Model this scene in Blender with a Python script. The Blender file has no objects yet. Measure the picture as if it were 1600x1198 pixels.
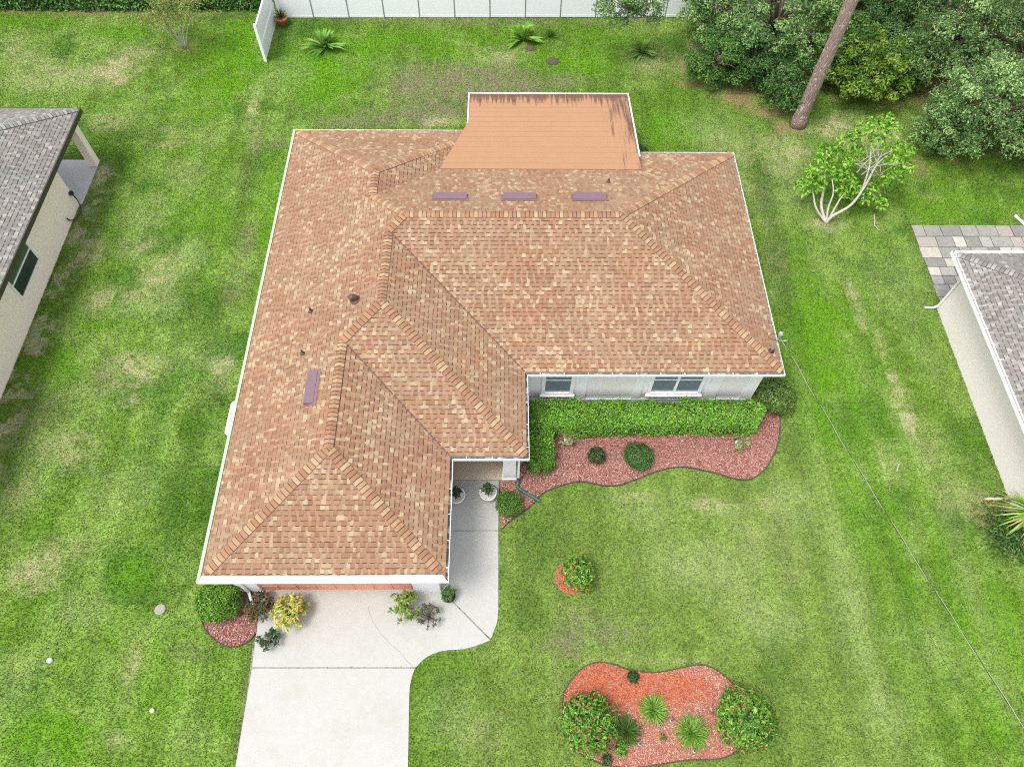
import bpy, math, random
import numpy as np
from mathutils import Matrix, Vector, noise as mnoise
random.seed(11)
rng = np.random.default_rng(11)
scene = bpy.context.scene
col = scene.collection

# ------------------------------------------------------------------ camera
F, TH, YAW, ROLL, CAMZ = 1137.209, 1.03441, -0.02427, 0.02038, 22.55
CX, CY = 800.0, 599.0
def ray(u, v):
    du, dv = u - CX, v - CY
    cr, sr = math.cos(ROLL), math.sin(ROLL)
    uu = du * cr + dv * sr; vv = -du * sr + dv * cr
    X = uu / F; up = -vv / F
    Y = math.cos(TH) + up * math.sin(TH); Z = -math.sin(TH) + up * math.cos(TH)
    c, s = math.cos(YAW), math.sin(YAW)
    return np.array([X * c - Y * s, X * s + Y * c, Z])
def at(u, v, z=0.0):
    """the surveyed spot in the garden, z metres above the lawn, seen at pixel u, v of the 1600 px photograph"""
    d = ray(u, v); k = (z - CAMZ) / d[2]
    return np.array([d[0] * k, d[1] * k, z])
fw = ray(CX, CY); rt = (ray(CX + F, CY) - fw); upv = -(ray(CX, CY + F) - fw)
cam = bpy.data.cameras.new('camera'); camo = bpy.data.objects.new('camera', cam); col.objects.link(camo)
M = Matrix.Identity(4)
for i, a in enumerate((rt, upv, -fw)):
    a = a / np.linalg.norm(a)
    for r in range(3): M[r][i] = float(a[r])
M.translation = (0, 0, CAMZ)
camo.matrix_world = M
cam.sensor_width = 36; cam.lens = 36 * F / 1600
cam.clip_end = 1500; cam.clip_start = 0.1
scene.camera = camo

# ------------------------------------------------------------------ light
SUN_EL, SUN_AZ = math.radians(66), math.radians(238)     # sun to the left of the house
world = bpy.data.worlds.new('World'); scene.world = world; world.use_nodes = True
nt = world.node_tree; nt.nodes.clear()
sky = nt.nodes.new('ShaderNodeTexSky'); sky.sky_type = 'NISHITA'; sky.sun_disc = False
sky.sun_elevation = SUN_EL; sky.sun_rotation = SUN_AZ; sky.dust_density = 3.0; sky.air_density = 1.0
hs = nt.nodes.new('ShaderNodeHueSaturation'); hs.inputs['Saturation'].default_value = 0.25
bg = nt.nodes.new('ShaderNodeBackground'); bg.inputs['Strength'].default_value = 0.15
wo = nt.nodes.new('ShaderNodeOutputWorld')
nt.links.new(sky.outputs[0], hs.inputs['Color']); nt.links.new(hs.outputs[0], bg.inputs[0]); nt.links.new(bg.outputs[0], wo.inputs[0])
sl = bpy.data.lights.new('sun', 'SUN'); sl.energy = 1.15; sl.angle = math.radians(19); sl.color = (1.0, 0.965, 0.91)
so = bpy.data.objects.new('sun', sl); col.objects.link(so)
sd = Vector((math.sin(SUN_AZ) * math.cos(SUN_EL), math.cos(SUN_AZ) * math.cos(SUN_EL), math.sin(SUN_EL)))
so.rotation_euler = sd.to_track_quat('Z', 'Y').to_euler(); so.location = (-20, 20, 40)
vs = scene.view_settings
scene.cycles.use_denoising = False
scene.cycles.pixel_filter_type = 'BLACKMAN_HARRIS'; scene.cycles.filter_width = 1.1
vs.view_transform = 'Standard'; vs.look = 'None'; vs.gamma = 1.0; vs.use_curve_mapping = False
vs.exposure = 1.1

# ------------------------------------------------------------------ materials
def new_mat(name):
    m = bpy.data.materials.new(name); m.use_nodes = True
    n = m.node_tree; b = n.nodes['Principled BSDF']
    return m, n, b
def noise(n, scale, detail=4, rough=.6, coord='Object'):
    tc = n.nodes.new('ShaderNodeTexCoord'); t = n.nodes.new('ShaderNodeTexNoise')
    t.inputs['Scale'].default_value = scale; t.inputs['Detail'].default_value = detail; t.inputs['Roughness'].default_value = rough
    n.links.new(tc.outputs[coord], t.inputs['Vector'])
    return t.outputs['Fac']
def ramp(n, fac, a, b, c0, c1):
    r = n.nodes.new('ShaderNodeMapRange'); r.inputs[1].default_value = a; r.inputs[2].default_value = b
    r.inputs[3].default_value = c0; r.inputs[4].default_value = c1
    n.links.new(fac, r.inputs[0]); return r.outputs[0]
def mixc(n, fac, a, b, mode='MIX'):
    m = n.nodes.new('ShaderNodeMix'); m.data_type = 'RGBA'; m.blend_type = mode
    for sock, v in ((m.inputs[0], fac), (m.inputs[6], a), (m.inputs[7], b)):
        if hasattr(v, 'node'): n.links.new(v, sock)
        elif isinstance(v, (int, float)): sock.default_value = v
        else: sock.default_value = (*v, 1)
    return m.outputs[2]
def bump(n, b, fac, strength, dist=.01):
    bp = n.nodes.new('ShaderNodeBump'); bp.inputs['Strength'].default_value = strength; bp.inputs['Distance'].default_value = dist
    n.links.new(fac, bp.inputs['Height']); n.links.new(bp.outputs[0], b.inputs['Normal'])
def plain(name, c, rough=.6, ns=6.0, amt=.12, bs=.0, bscale=60, metal=0.0, dirt=None):
    m, n, b = new_mat(name)
    f = noise(n, ns)
    c1 = mixc(n, f, tuple(x * (1 - amt) for x in c), tuple(min(1, x * (1 + amt)) for x in c))
    if dirt:
        f2 = ramp(n, noise(n, dirt[1], 6, .7), dirt[2], dirt[3], 0, 1)
        c1 = mixc(n, f2, c1, dirt[0])
    n.links.new(c1, b.inputs['Base Color'])
    b.inputs['Roughness'].default_value = rough; b.inputs['Metallic'].default_value = metal
    if bs: bump(n, b, noise(n, bscale, 3), bs)
    return m
def tinted(name, rough=.8, ns=40.0, amt=.25, bs=.3, bscale=90, trans=0.0, big=None, spec=.3):
    m, n, b = new_mat(name)
    a = n.nodes.new('ShaderNodeAttribute'); a.attribute_name = 'tint'
    f = ramp(n, noise(n, ns, 3), .25, .75, 1 - amt, 1 + amt)
    mul = n.nodes.new('ShaderNodeVectorMath'); mul.operation = 'SCALE'
    n.links.new(a.outputs['Color'], mul.inputs[0]); n.links.new(f, mul.inputs['Scale'])
    out = mul.outputs[0]
    if big:
        f2 = ramp(n, noise(n, big[0], 4, .65), .3, .7, 1 - big[1], 1 + big[1])
        m2 = n.nodes.new('ShaderNodeVectorMath'); m2.operation = 'SCALE'
        n.links.new(out, m2.inputs[0]); n.links.new(f2, m2.inputs['Scale']); out = m2.outputs[0]
    n.links.new(out, b.inputs['Base Color'])
    b.inputs['Roughness'].default_value = rough
    b.inputs['Specular IOR Level'].default_value = spec
    if bs: bump(n, b, noise(n, bscale, 2), bs)
    if trans:
        t = n.nodes.new('ShaderNodeBsdfTranslucent'); mx = n.nodes.new('ShaderNodeMixShader'); mx.inputs[0].default_value = trans
        n.links.new(out, t.inputs['Color']); o = n.nodes['Material Output']
        n.links.new(b.outputs[0], mx.inputs[1]); n.links.new(t.outputs[0], mx.inputs[2]); n.links.new(mx.outputs[0], o.inputs['Surface'])
    return m
MAT = {}
MAT['shingle'] = tinted('asphalt_shingle', .95, 30, .14, .35, 120, big=(.7, .07), spec=.15)
MAT['leaf'] = tinted('leaf', .5, 8, .2, 0, trans=.28, spec=.35)
MAT['blade'] = tinted('grass_blade', .7, 3, .15, 0, trans=.25, spec=.2)
MAT['chip'] = tinted('mulch_chip', .9, 50, .2, 0, spec=.15)
MAT['white_paint'] = plain('white_paint', (.80, .80, .80), .5, 3, .04, .05)
MAT['white_stucco'] = plain('white_stucco', (.78, .78, .78), .8, 2, .05, .35, 70)
MAT['panel_stucco'] = plain('panel_stucco', (.74, .71, .68), .85, 2, .05, .4, 70)
MAT['base_trim'] = plain('base_trim', (.60, .64, .68), .7, 3, .06, .1)
MAT['white_vinyl'] = plain('white_vinyl', (.83, .84, .85), .35, 1.5, .03)
MAT['gutter_white'] = plain('gutter_white', (.80, .80, .79), .4, 5, .06, dirt=((.42, .40, .36), 3.0, .62, .8))
MAT['gutter_green'] = plain('gutter_guard_green', (.36, .50, .33), .5, 8, .14, dirt=((.52, .62, .48), 6.0, .5, .7))
MAT['litter'] = plain('gutter_litter', (.12, .095, .075), .95, 14, .6, .6, 40, dirt=((.55, .53, .5), 5.0, .5, .65))
MAT['tan_paint'] = plain('tan_floor_paint', (.55, .45, .33), .6, 2, .08, .05)
MAT['salmon'] = plain('salmon_paint', (.62, .27, .17), .6, 4, .1, .05, dirt=((.75, .62, .56), 5.0, .62, .68))
MAT['concrete'] = plain('broom_concrete', (.385, .383, .358), .85, 5, .07, .3, 45, dirt=((.345, .325, .28), .7, .5, .8))
MAT['patio_concrete'] = plain('patio_concrete', (.46, .47, .48), .85, 2, .1, .2, 120)
MAT['crack'] = plain('crack_dark', (.27, .26, .235), .95)
MAT['glass'] = plain('window_glass', (.15, .19, .22), .1, 1.2, .2)
MAT['dark_glass'] = plain('dark_glass', (.03, .045, .04), .06, 3, .5)
MAT['green_screen'] = plain('green_screen', (.06, .10, .065), .4, 20, .2)
MAT['beige_stucco'] = plain('beige_stucco', (.90, .775, .66), .9, 1.2, .05, .35, 60)
MAT['cream_stucco'] = plain('cream_stucco', (.78, .71, .66), .9, 1.2, .04, .35, 60)
MAT['dark_fascia'] = plain('dark_brown_metal', (.045, .035, .03), .4, 6, .2)
MAT['roof_felt'] = plain('roof_deck', (.13, .085, .06), .95, 8, .2)
MAT['grey_felt'] = plain('grey_roof_deck', (.10, .095, .09), .95, 8, .2)
MAT['vent'] = plain('vent_purple_brown', (.165, .098, .115), .45, 5, .15, .05)
MAT['boot'] = plain('rusty_brown_metal', (.10, .05, .035), .6, 12, .4)
MAT['galv'] = plain('galvanised', (.36, .37, .38), .45, 10, .15, metal=.4)
MAT['black'] = plain('black_plastic', (.02, .02, .02), .5)
MAT['edging'] = plain('edging_black', (.06, .05, .042), .8, 5, .3)
MAT['drain_green'] = plain('drain_pipe_green', (.02, .085, .06), .45, 6, .2)
MAT['pot_white'] = plain('glazed_white', (.78, .76, .72), .4, 6, .06)
MAT['terracotta'] = plain('terracotta', (.48, .17, .075), .85, 8, .15, .1)
MAT['soil'] = plain('soil', (.075, .055, .042), .95, 9, .5, .8, 30)
MAT['grey_cover'] = plain('grey_cover', (.27, .245, .22), .9, 14, .3, .3, 40)
MAT['pale_bark'] = plain('pale_bark', (.44, .40, .36), .85, 14, .45, .5, 25)
MAT['brown_bark'] = plain('brown_bark', (.14, .10, .075), .9, 9, .4, .6, 25)
MAT['paver'] = tinted('paver_stone', .9, 9, .2, .35, 60)
def pine_bark():
    m, n, b = new_mat('pine_bark')
    tc = n.nodes.new('ShaderNodeTexCoord'); mp = n.nodes.new('ShaderNodeMapping'); mp.inputs['Scale'].default_value = (7.0, 7.0, 1.0)
    v = n.nodes.new('ShaderNodeTexVoronoi'); v.feature = 'DISTANCE_TO_EDGE'; v.inputs['Scale'].default_value = 2.0
    w = n.nodes.new('ShaderNodeTexNoise'); w.inputs['Scale'].default_value = 2.5
    ad = n.nodes.new('ShaderNodeMix'); ad.data_type = 'RGBA'; ad.inputs[0].default_value = .12
    n.links.new(tc.outputs['Object'], mp.inputs[0]); n.links.new(mp.outputs[0], w.inputs[0])
    n.links.new(mp.outputs[0], ad.inputs[6]); n.links.new(w.outputs['Color'], ad.inputs[7]); n.links.new(ad.outputs[2], v.inputs['Vector'])
    f = ramp(n, v.outputs['Distance'], .02, .13, 0, 1)
    c = mixc(n, noise(n, 7, 5), (.20, .12, .095), (.37, .25, .21))
    n.links.new(mixc(n, f, (.44, .38, .34), c), b.inputs['Base Color'])
    b.inputs['Roughness'].default_value = .95
    bump(n, b, f, .9, .05)
    return m
MAT['pine_bark'] = pine_bark()
def porch_sheet():
    m, n, b = new_mat('orange_sheet')
    tc = n.nodes.new('ShaderNodeTexCoord')
    c = mixc(n, noise(n, 1.3, 6, .7), (.315, .165, .085), (.365, .20, .108))
    # fine felt laps across the sheet
    wv = n.nodes.new('ShaderNodeTexWave'); wv.wave_type = 'BANDS'; wv.bands_direction = 'Y'; wv.inputs['Scale'].default_value = 5.0
    wv.inputs['Distortion'].default_value = .6; wv.inputs['Detail'].default_value = 2
    n.links.new(tc.outputs['Object'], wv.inputs['Vector'])
    c = mixc(n, ramp(n, wv.outputs['Fac'], 0, .25, .14, 0), c, (.19, .095, .055))
    # algae streaks that run down to the gutter, and down the right verge
    mp = n.nodes.new('ShaderNodeMapping'); mp.inputs['Scale'].default_value = (7.0, .35, 1)
    n.links.new(tc.outputs['Object'], mp.inputs[0])
    st = n.nodes.new('ShaderNodeTexNoise'); st.inputs['Scale'].default_value = 1.0; st.inputs['Detail'].default_value = 5; st.inputs['Roughness'].default_value = .7
    n.links.new(mp.outputs[0], st.inputs['Vector'])
    sx = n.nodes.new('ShaderNodeSeparateXYZ'); n.links.new(tc.outputs['Object'], sx.inputs[0])
    edge = ramp(n, sx.outputs['Y'], 24.5, 25.95, -.28, .20)
    rgt = ramp(n, sx.outputs['X'], 3.4, 5.2, -.25, .09)
    far = ramp(n, sx.outputs['Y'], 21.2, 24.8, -.10, .03)
    r2 = n.nodes.new('ShaderNodeMath'); n.links.new(rgt, r2.inputs[0]); n.links.new(far, r2.inputs[1])
    mx = n.nodes.new('ShaderNodeMath'); mx.operation = 'MAXIMUM'; n.links.new(edge, mx.inputs[0]); n.links.new(r2.outputs[0], mx.inputs[1])
    ad = n.nodes.new('ShaderNodeMath'); n.links.new(st.outputs['Fac'], ad.inputs[0]); n.links.new(mx.outputs[0], ad.inputs[1])
    f = ramp(n, ad.outputs[0], .47, .60, 0, .9)
    c = mixc(n, f, c, (.085, .042, .028))
    n.links.new(c, b.inputs['Base Color']); b.inputs['Roughness'].default_value = .8
    bump(n, b, noise(n, 60, 2), .15)
    return m
MAT['porch_sheet'] = porch_sheet()
def lawn_mat():
    m, n, b = new_mat('lawn')
    a = n.nodes.new('ShaderNodeAttribute'); a.attribute_name = 'tint'
    f = ramp(n, noise(n, 9, 6, .75), .3, .7, .6, 1.3)
    mul = n.nodes.new('ShaderNodeVectorMath'); mul.operation = 'SCALE'
    n.links.new(a.outputs['Color'], mul.inputs[0]); n.links.new(f, mul.inputs['Scale'])
    n.links.new(mul.outputs[0], b.inputs['Base Color']); b.inputs['Roughness'].default_value = .95
    b.inputs['Specular IOR Level'].default_value = .1
    bump(n, b, noise(n, 14, 5), .8, .05)
    return m
MAT['lawn'] = lawn_mat()

# ------------------------------------------------------------------ builders
def tag(o, label=None, cat=None, group=None, kind=None):
    if label: o['label'] = label
    if cat: o['category'] = cat
    if group: o['group'] = group
    if kind: o['kind'] = kind
    return o
def link(name, me, parent=None):
    o = bpy.data.objects.new(name, me); col.objects.link(o)
    if parent is not None:
        o.parent = parent
        o.matrix_parent_inverse = Matrix.Translation(-Vector(parent_origin(parent)))
    return o
def parent_origin(p):
    v = Vector((0, 0, 0))
    while p is not None:
        v += p.location; p = p.parent
        break
    return v
def empty(name, loc, label, cat, group=None):
    o = bpy.data.objects.new(name, None); o.location = [float(x) for x in loc]; o.empty_display_size = .3; col.objects.link(o)
    return tag(o, label, cat, group)
class MB:
    def __init__(s): s.v = []; s.f = []; s.t = []
    def poly(s, pts, tint=None):
        i = len(s.v); s.v += [tuple(map(float, p)) for p in pts]; s.f.append(list(range(i, i + len(pts)))); s.t.append(tint)
        return s
    def box(s, a, b, tint=None):
        x0, y0, z0 = a; x1, y1, z1 = b
        c = [(x0,y0,z0),(x1,y0,z0),(x1,y1,z0),(x0,y1,z0),(x0,y0,z1),(x1,y0,z1),(x1,y1,z1),(x0,y1,z1)]
        i = len(s.v); s.v += [tuple(map(float, p)) for p in c]
        for q in ((0,3,2,1),(4,5,6,7),(0,1,5,4),(1,2,6,5),(2,3,7,6),(3,0,4,7)):
            s.f.append([i + k for k in q]); s.t.append(tint)
        return s
    def prism(s, poly, z0, z1, tint=None, bottom=True):
        n = len(poly); i = len(s.v)
        ar = sum(poly[k][0] * poly[(k+1) % n][1] - poly[(k+1) % n][0] * poly[k][1] for k in range(n))
        if ar < 0: poly = poly[::-1]
        s.v += [(float(p[0]), float(p[1]), float(z0)) for p in poly] + [(float(p[0]), float(p[1]), float(z1)) for p in poly]
        s.f.append([i + n + k for k in range(n)]); s.t.append(tint)
        if bottom: s.f.append([i + n - 1 - k for k in range(n)]); s.t.append(tint)
        for k in range(n):
            k2 = (k + 1) % n; s.f.append([i + k, i + k2, i + n + k2, i + n + k]); s.t.append(tint)
        return s
    def tube(s, pts, rad, sides=6, tint=None, cap=True):
        pts = [Vector([float(c) for c in p]) for p in pts]
        if not hasattr(rad, '__len__'): rad = [rad] * len(pts)
        base = len(s.v); ref = None
        for k, p in enumerate(pts):
            d = (pts[min(k + 1, len(pts) - 1)] - pts[max(k - 1, 0)]).normalized()
            if ref is None: ref = Vector((1, 0, 0)) if abs(d.x) < .8 else Vector((0, 1, 0))
            a = (ref - d * ref.dot(d)).normalized(); bb = d.cross(a); ref = a
            for j in range(sides):
                t = 2 * math.pi * j / sides
                s.v.append(tuple(p + (a * math.cos(t) + bb * math.sin(t)) * rad[k]))
        for k in range(len(pts) - 1):
            for j in range(sides):
                j2 = (j + 1) % sides; q = base + k * sides
                s.f.append([q + j, q + j2, q + sides + j2, q + sides + j]); s.t.append(tint)
        if cap:
            s.f.append([base + j for j in range(sides)][::-1]); s.t.append(tint)
            q = base + (len(pts) - 1) * sides; s.f.append([q + j for j in range(sides)]); s.t.append(tint)
        return s
    def lathe(s, c, prof, sides=20, tint=None):
        b = len(s.v)
        for r, z in prof:
            for j in range(sides):
                t = 2 * math.pi * j / sides; s.v.append((c[0] + r * math.cos(t), c[1] + r * math.sin(t), c[2] + z))
        for k in range(len(prof) - 1):
            for j in range(sides):
                j2 = (j + 1) % sides; q = b + k * sides
                s.f.append([q + j, q + j2, q + sides + j2, q + sides + j]); s.t.append(tint)
        return s
    def mesh(s, name, mat, smooth=False):
        me = bpy.data.meshes.new(name); me.from_pydata(s.v, [], s.f); me.materials.append(mat)
        if any(t is not None for t in s.t):
            at_ = me.attributes.new('tint', 'FLOAT_COLOR', 'FACE')
            arr = np.ones((len(s.f), 4), np.float32)
            for k, t in enumerate(s.t):
                if t is not None: arr[k, :3] = t
            at_.data.foreach_set('color', arr.ravel())
        if smooth: me.shade_smooth()
        return me
    def build(s, name, mat, parent=None, smooth=False):
        return link(name, s.mesh(name, mat, smooth), parent)
def np_mesh(name, V, Fc, tint, mat):
    """V (n,3), Fc (m,k) and one tint per face"""
    me = bpy.data.meshes.new(name); n, m, k = len(V), len(Fc), Fc.shape[1]
    me.vertices.add(n); me.vertices.foreach_set('co', np.ascontiguousarray(V, np.float32).ravel())
    me.loops.add(m * k); me.loops.foreach_set('vertex_index', np.ascontiguousarray(Fc, np.int32).ravel())
    me.polygons.add(m); me.polygons.foreach_set('loop_start', np.arange(0, m * k, k, dtype=np.int32))
    me.update(calc_edges=True)
    if tint is not None:
        a = me.attributes.new('tint', 'FLOAT_COLOR', 'FACE')
        c = np.ones((m, 4), np.float32); c[:, :3] = tint; a.data.foreach_set('color', c.ravel())
    me.materials.append(mat)
    return me
def unit(a): return a / np.maximum(np.linalg.norm(a, axis=-1, keepdims=True), 1e-9)
def leaf_mesh(name, P, N, size, aspect, tint, spread=.6, mat=None, tdir=None):
    """one folded four-corner leaf per row of P"""
    n = len(P); size = np.broadcast_to(size, (n,)) * rng.uniform(.7, 1.3, n)
    nn = unit(N + rng.normal(0, spread, (n, 3)))
    t = rng.normal(0, 1, (n, 3)) if tdir is None else tdir + rng.normal(0, .35, (n, 3))
    t = unit(t - nn * (t * nn).sum(1, keepdims=True)); s = np.cross(nn, t)
    L = size[:, None]; W = L * aspect
    V = np.stack([P - t * L * .5, P + s * W * .5 + nn * L * .12, P + t * L * .5 - nn * L * .08, P - s * W * .5 + nn * L * .12], 1).reshape(-1, 3)
    i = np.arange(n)[:, None] * 4
    Fc = np.concatenate([i + np.array([[0, 1, 2]]), i + np.array([[0, 2, 3]])], 1).reshape(-1, 3)
    return np_mesh(name, V, Fc, np.repeat(tint, 2, 0), mat or MAT['leaf'])
def tints(n, palette, weights=None, jit=.18):
    p = np.array(palette, float); k = rng.choice(len(p), n, p=weights)
    return np.clip(p[k] * rng.uniform(1 - jit, 1 + jit, (n, 1)) * rng.uniform(.93, 1.07, (n, 3)), 0, .95)
def clump_cloud(centers, radii, per, flat=1.0):
    P, N, I = [], [], []
    for k, (c, r) in enumerate(zip(centers, radii)):
        d = unit(rng.normal(0, 1, (per, 3))); d[:, 2] = np.abs(d[:, 2]) * .9 - .25 * (rng.random(per) < .3)
        d = unit(d); q = rng.uniform(.45, 1.08, per)[:, None] ** .6
        P.append(np.array(c) + d * q * r * np.array([1, 1, flat])); N.append(unit(d + np.array([0, 0, .5]))); I.append(np.full(per, k))
    return np.concatenate(P), np.concatenate(N), np.concatenate(I)
def crown(c, rad, nclump, per, cr, palette, name='crown', leaf=.1, aspect=.5, parent=None, flat=.8, low=-.3, spread=.6):
    """an uneven crown of leaf clumps over an ellipsoid, gaps between the clumps"""
    d = unit(rng.normal(0, 1, (nclump, 3))); d[:, 2] = np.clip(d[:, 2], low, 1)
    q = rng.uniform(.5, 1.12, nclump)[:, None]
    C = np.array(c) + d * q * np.array(rad)
    R = rng.uniform(.7, 1.3, nclump) * cr
    P, N, I = clump_cloud(C, R, per, flat)
    pal = np.array(palette, float); ck = rng.integers(0, len(pal), nclump)
    T = pal[np.where(rng.random(len(P)) < .7, ck[I], rng.integers(0, len(pal), len(P)))]
    T = T * rng.uniform(.78, 1.25, (len(P), 1)) * rng.uniform(.93, 1.07, (len(P), 3))
    keep = P[:, 2] > .03; P, N, T = P[keep], N[keep], T[keep]
    return link(name, leaf_mesh(name, P, N, leaf, aspect, T, spread), parent), C
def smooth_path(pts, n=6, closed=False):
    pts = [np.array(p, float) for p in pts]; out = []; m = len(pts)
    for i in range(m if closed else m - 1):
        p0 = pts[(i - 1) % m] if closed or i > 0 else pts[0]; p1 = pts[i]; p2 = pts[(i + 1) % m]
        p3 = pts[(i + 2) % m] if closed or i + 2 < m else pts[-1]
        for k in range(n):
            t = k / n
            out.append(.5 * ((2 * p1) + (-p0 + p2) * t + (2 * p0 - 5 * p1 + 4 * p2 - p3) * t * t + (-p0 + 3 * p1 - 3 * p2 + p3) * t ** 3))
    if not closed: out.append(pts[-1])
    return out
def inside(P, poly):
    x, y = P[:, 0], P[:, 1]; r = np.zeros(len(P), bool); n = len(poly)
    for i in range(n):
        x0, y0 = poly[i][:2]; x1, y1 = poly[(i + 1) % n][:2]
        if y0 == y1: continue
        r ^= ((y0 > y) != (y1 > y)) & (x < (x1 - x0) * (y - y0) / (y1 - y0) + x0)
    return r
def vnoise(x, y, seed):
    g = np.random.default_rng(seed).random((64, 64)); xi = np.floor(x).astype(int); yi = np.floor(y).astype(int)
    fx = x - xi; fy = y - yi; fx = fx * fx * (3 - 2 * fx); fy = fy * fy * (3 - 2 * fy)
    a = lambda i, j: g[(xi + i) % 64, (yi + j) % 64]
    return (a(0,0)*(1-fx)+a(1,0)*fx)*(1-fy)+(a(0,1)*(1-fx)+a(1,1)*fx)*fy
def fbm(x, y, seed, oct=4):
    r = 0; a = .5; t = 0
    for o in range(oct):
        r = r + a * vnoise(x * 2 ** o + 7.3 * o, y * 2 ** o + 3.1 * o, seed + o); t += a; a *= .55
    return r / t
def sstep(a, b, x): t = np.clip((x - a) / (b - a), 0, 1); return t * t * (3 - 2 * t)

# ------------------------------------------------------------------ plan of the house (metres)
xL, xg, xb, xr, xd = -8.41, -1.50, .80, 9.14, -.714
yg, yb, yc, y1, y2 = 5.545, 9.234, 12.206, 23.744, 22.51
EAVE, PITCH, OV = 2.55, .373, .42
wA, wB, wC, wD = (xg - xL) / 2, (xb - xL) / 2, (y2 - yc) / 2, (xd - xL) / 2
OUT = [(xL, yg), (xg, yg), (xg, yb), (xb, yb), (xb, yc), (xr, yc), (xr, y2), (xd, y2), (xd, y1), (xL, y1)]
def inset(poly, d):
    n = len(poly); res = []
    for i in range(n):
        p0, p1, p2 = (np.array(poly[j % n][:2], float) for j in (i - 1, i, i + 1))
        a = (p1 - p0) / np.linalg.norm(p1 - p0); b = (p2 - p1) / np.linalg.norm(p2 - p1)
        na = np.array([-a[1], a[0]]); nb = np.array([-b[1], b[0]])
        m = (na + nb); m = m / (m @ na)
        res.append(p1 + m * d)
    return res

def inset_safe(poly, d):
    ar = sum(poly[k][0]*poly[(k+1)%len(poly)][1]-poly[(k+1)%len(poly)][0]*poly[k][1] for k in range(len(poly)))
    return inset(poly if ar > 0 else poly[::-1], d)

# beds, drive and other outlines (surveyed from the photograph, on the ground)
def ground(px): return [at(u, v)[:2] for u, v in px]
BED_FRONT = [(783,828),(800,812),(828,792),(846,773),(868,762),(900,753),(918,754),(945,759),(968,758),(997,748),(1035,734),(1067,730),(1092,734),(1116,739),(1143,747),(1166,750),(1182,744),(1200,726),(1213,700),(1218,673),(1218,649)]
bed_front_line = smooth_path(ground(BED_FRONT), 4)
BED_MAIN = bed_front_line + [np.array(p) for p in ((9.25, 12.5), (8.6, 12.58), (.45, 12.58), (.45, 9.7), (-.12, 9.62))]
BED_SIDE_ARC = [(318,935),(316,957),(317,974),(326,990),(341,1003),(358,1010),(375,1009),(391,1000),(400,989)]
side_arc = smooth_path(ground(BED_SIDE_ARC), 4)
BED_SIDE = side_arc + ground([(403,974),(407,940)]) + [np.array((-7.35, 5.93)), np.array((-7.99, 5.93))]
ISL = [(879,1105),(882,1080),(895,1059),(912,1042),(932,1035),(955,1037),(980,1045),(1010,1050),(1035,1049),(1060,1044),(1085,1039),(1105,1040),(1125,1051),(1145,1069),(1163,1095),(1170,1130),(1165,1157),(1150,1173),(1125,1185),(1075,1187),(1025,1195),(990,1199),(950,1196),(925,1186),(900,1172),(882,1142)]
BED_ISLAND = smooth_path(ground(ISL), 4, True)
rc = at(893, 902); BED_RING = [rc[:2] + .52 * np.array([math.cos(t), math.sin(t)]) for t in np.linspace(0, 2 * math.pi, 28)[:-1]]
def slab_px(*parts): return [p for q in parts for p in q]
corner_curve = smooth_path(ground([(766.3,1000),(752,1006),(725,1014),(692,1017),(668,1026),(650,1042.6)]), 4)
tail_curve = smooth_path(ground([(649,1043.6),(643,1062),(640,1090),(638,1198),(634,1330)]), 4)
walk_curve = smooth_path(ground([(779,829.6),(779,930),(779,955),(776,975),(767,998.5)]), 4)
wx = xg - OV
SLABS = [
    ground([(394,1043.6)]) + tail_curve + ground([(350,1330),(368,1198)]),
    [at(410,918.5)[:2], np.array((wx, at(690,918.5)[1])), at(710.2,943.2)[:2]] + corner_curve + ground([(394,1042.6)]),
    [np.array((wx, at(690,918)[1])), np.array((wx, at(700,829.6)[1]))] + walk_curve + [at(711,942.5)[:2]],
    [np.array((wx, at(700,829)[1])), np.array((wx, 9.64)), np.array((at(779.5,749)[0], 9.64)), at(779,829)[:2]],
]
PAV_X0, PAV_X1, PAV_Y0, PAV_Y1 = 17.0, 22.2, 16.6, 21.05
LH_X, LH_Y = -17.17, 24.75       # left neighbour: eave corner
RH_X, RH_Y = 16.22, 17.20        # right neighbour: eave corner
NEAVE = 2.7

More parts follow.
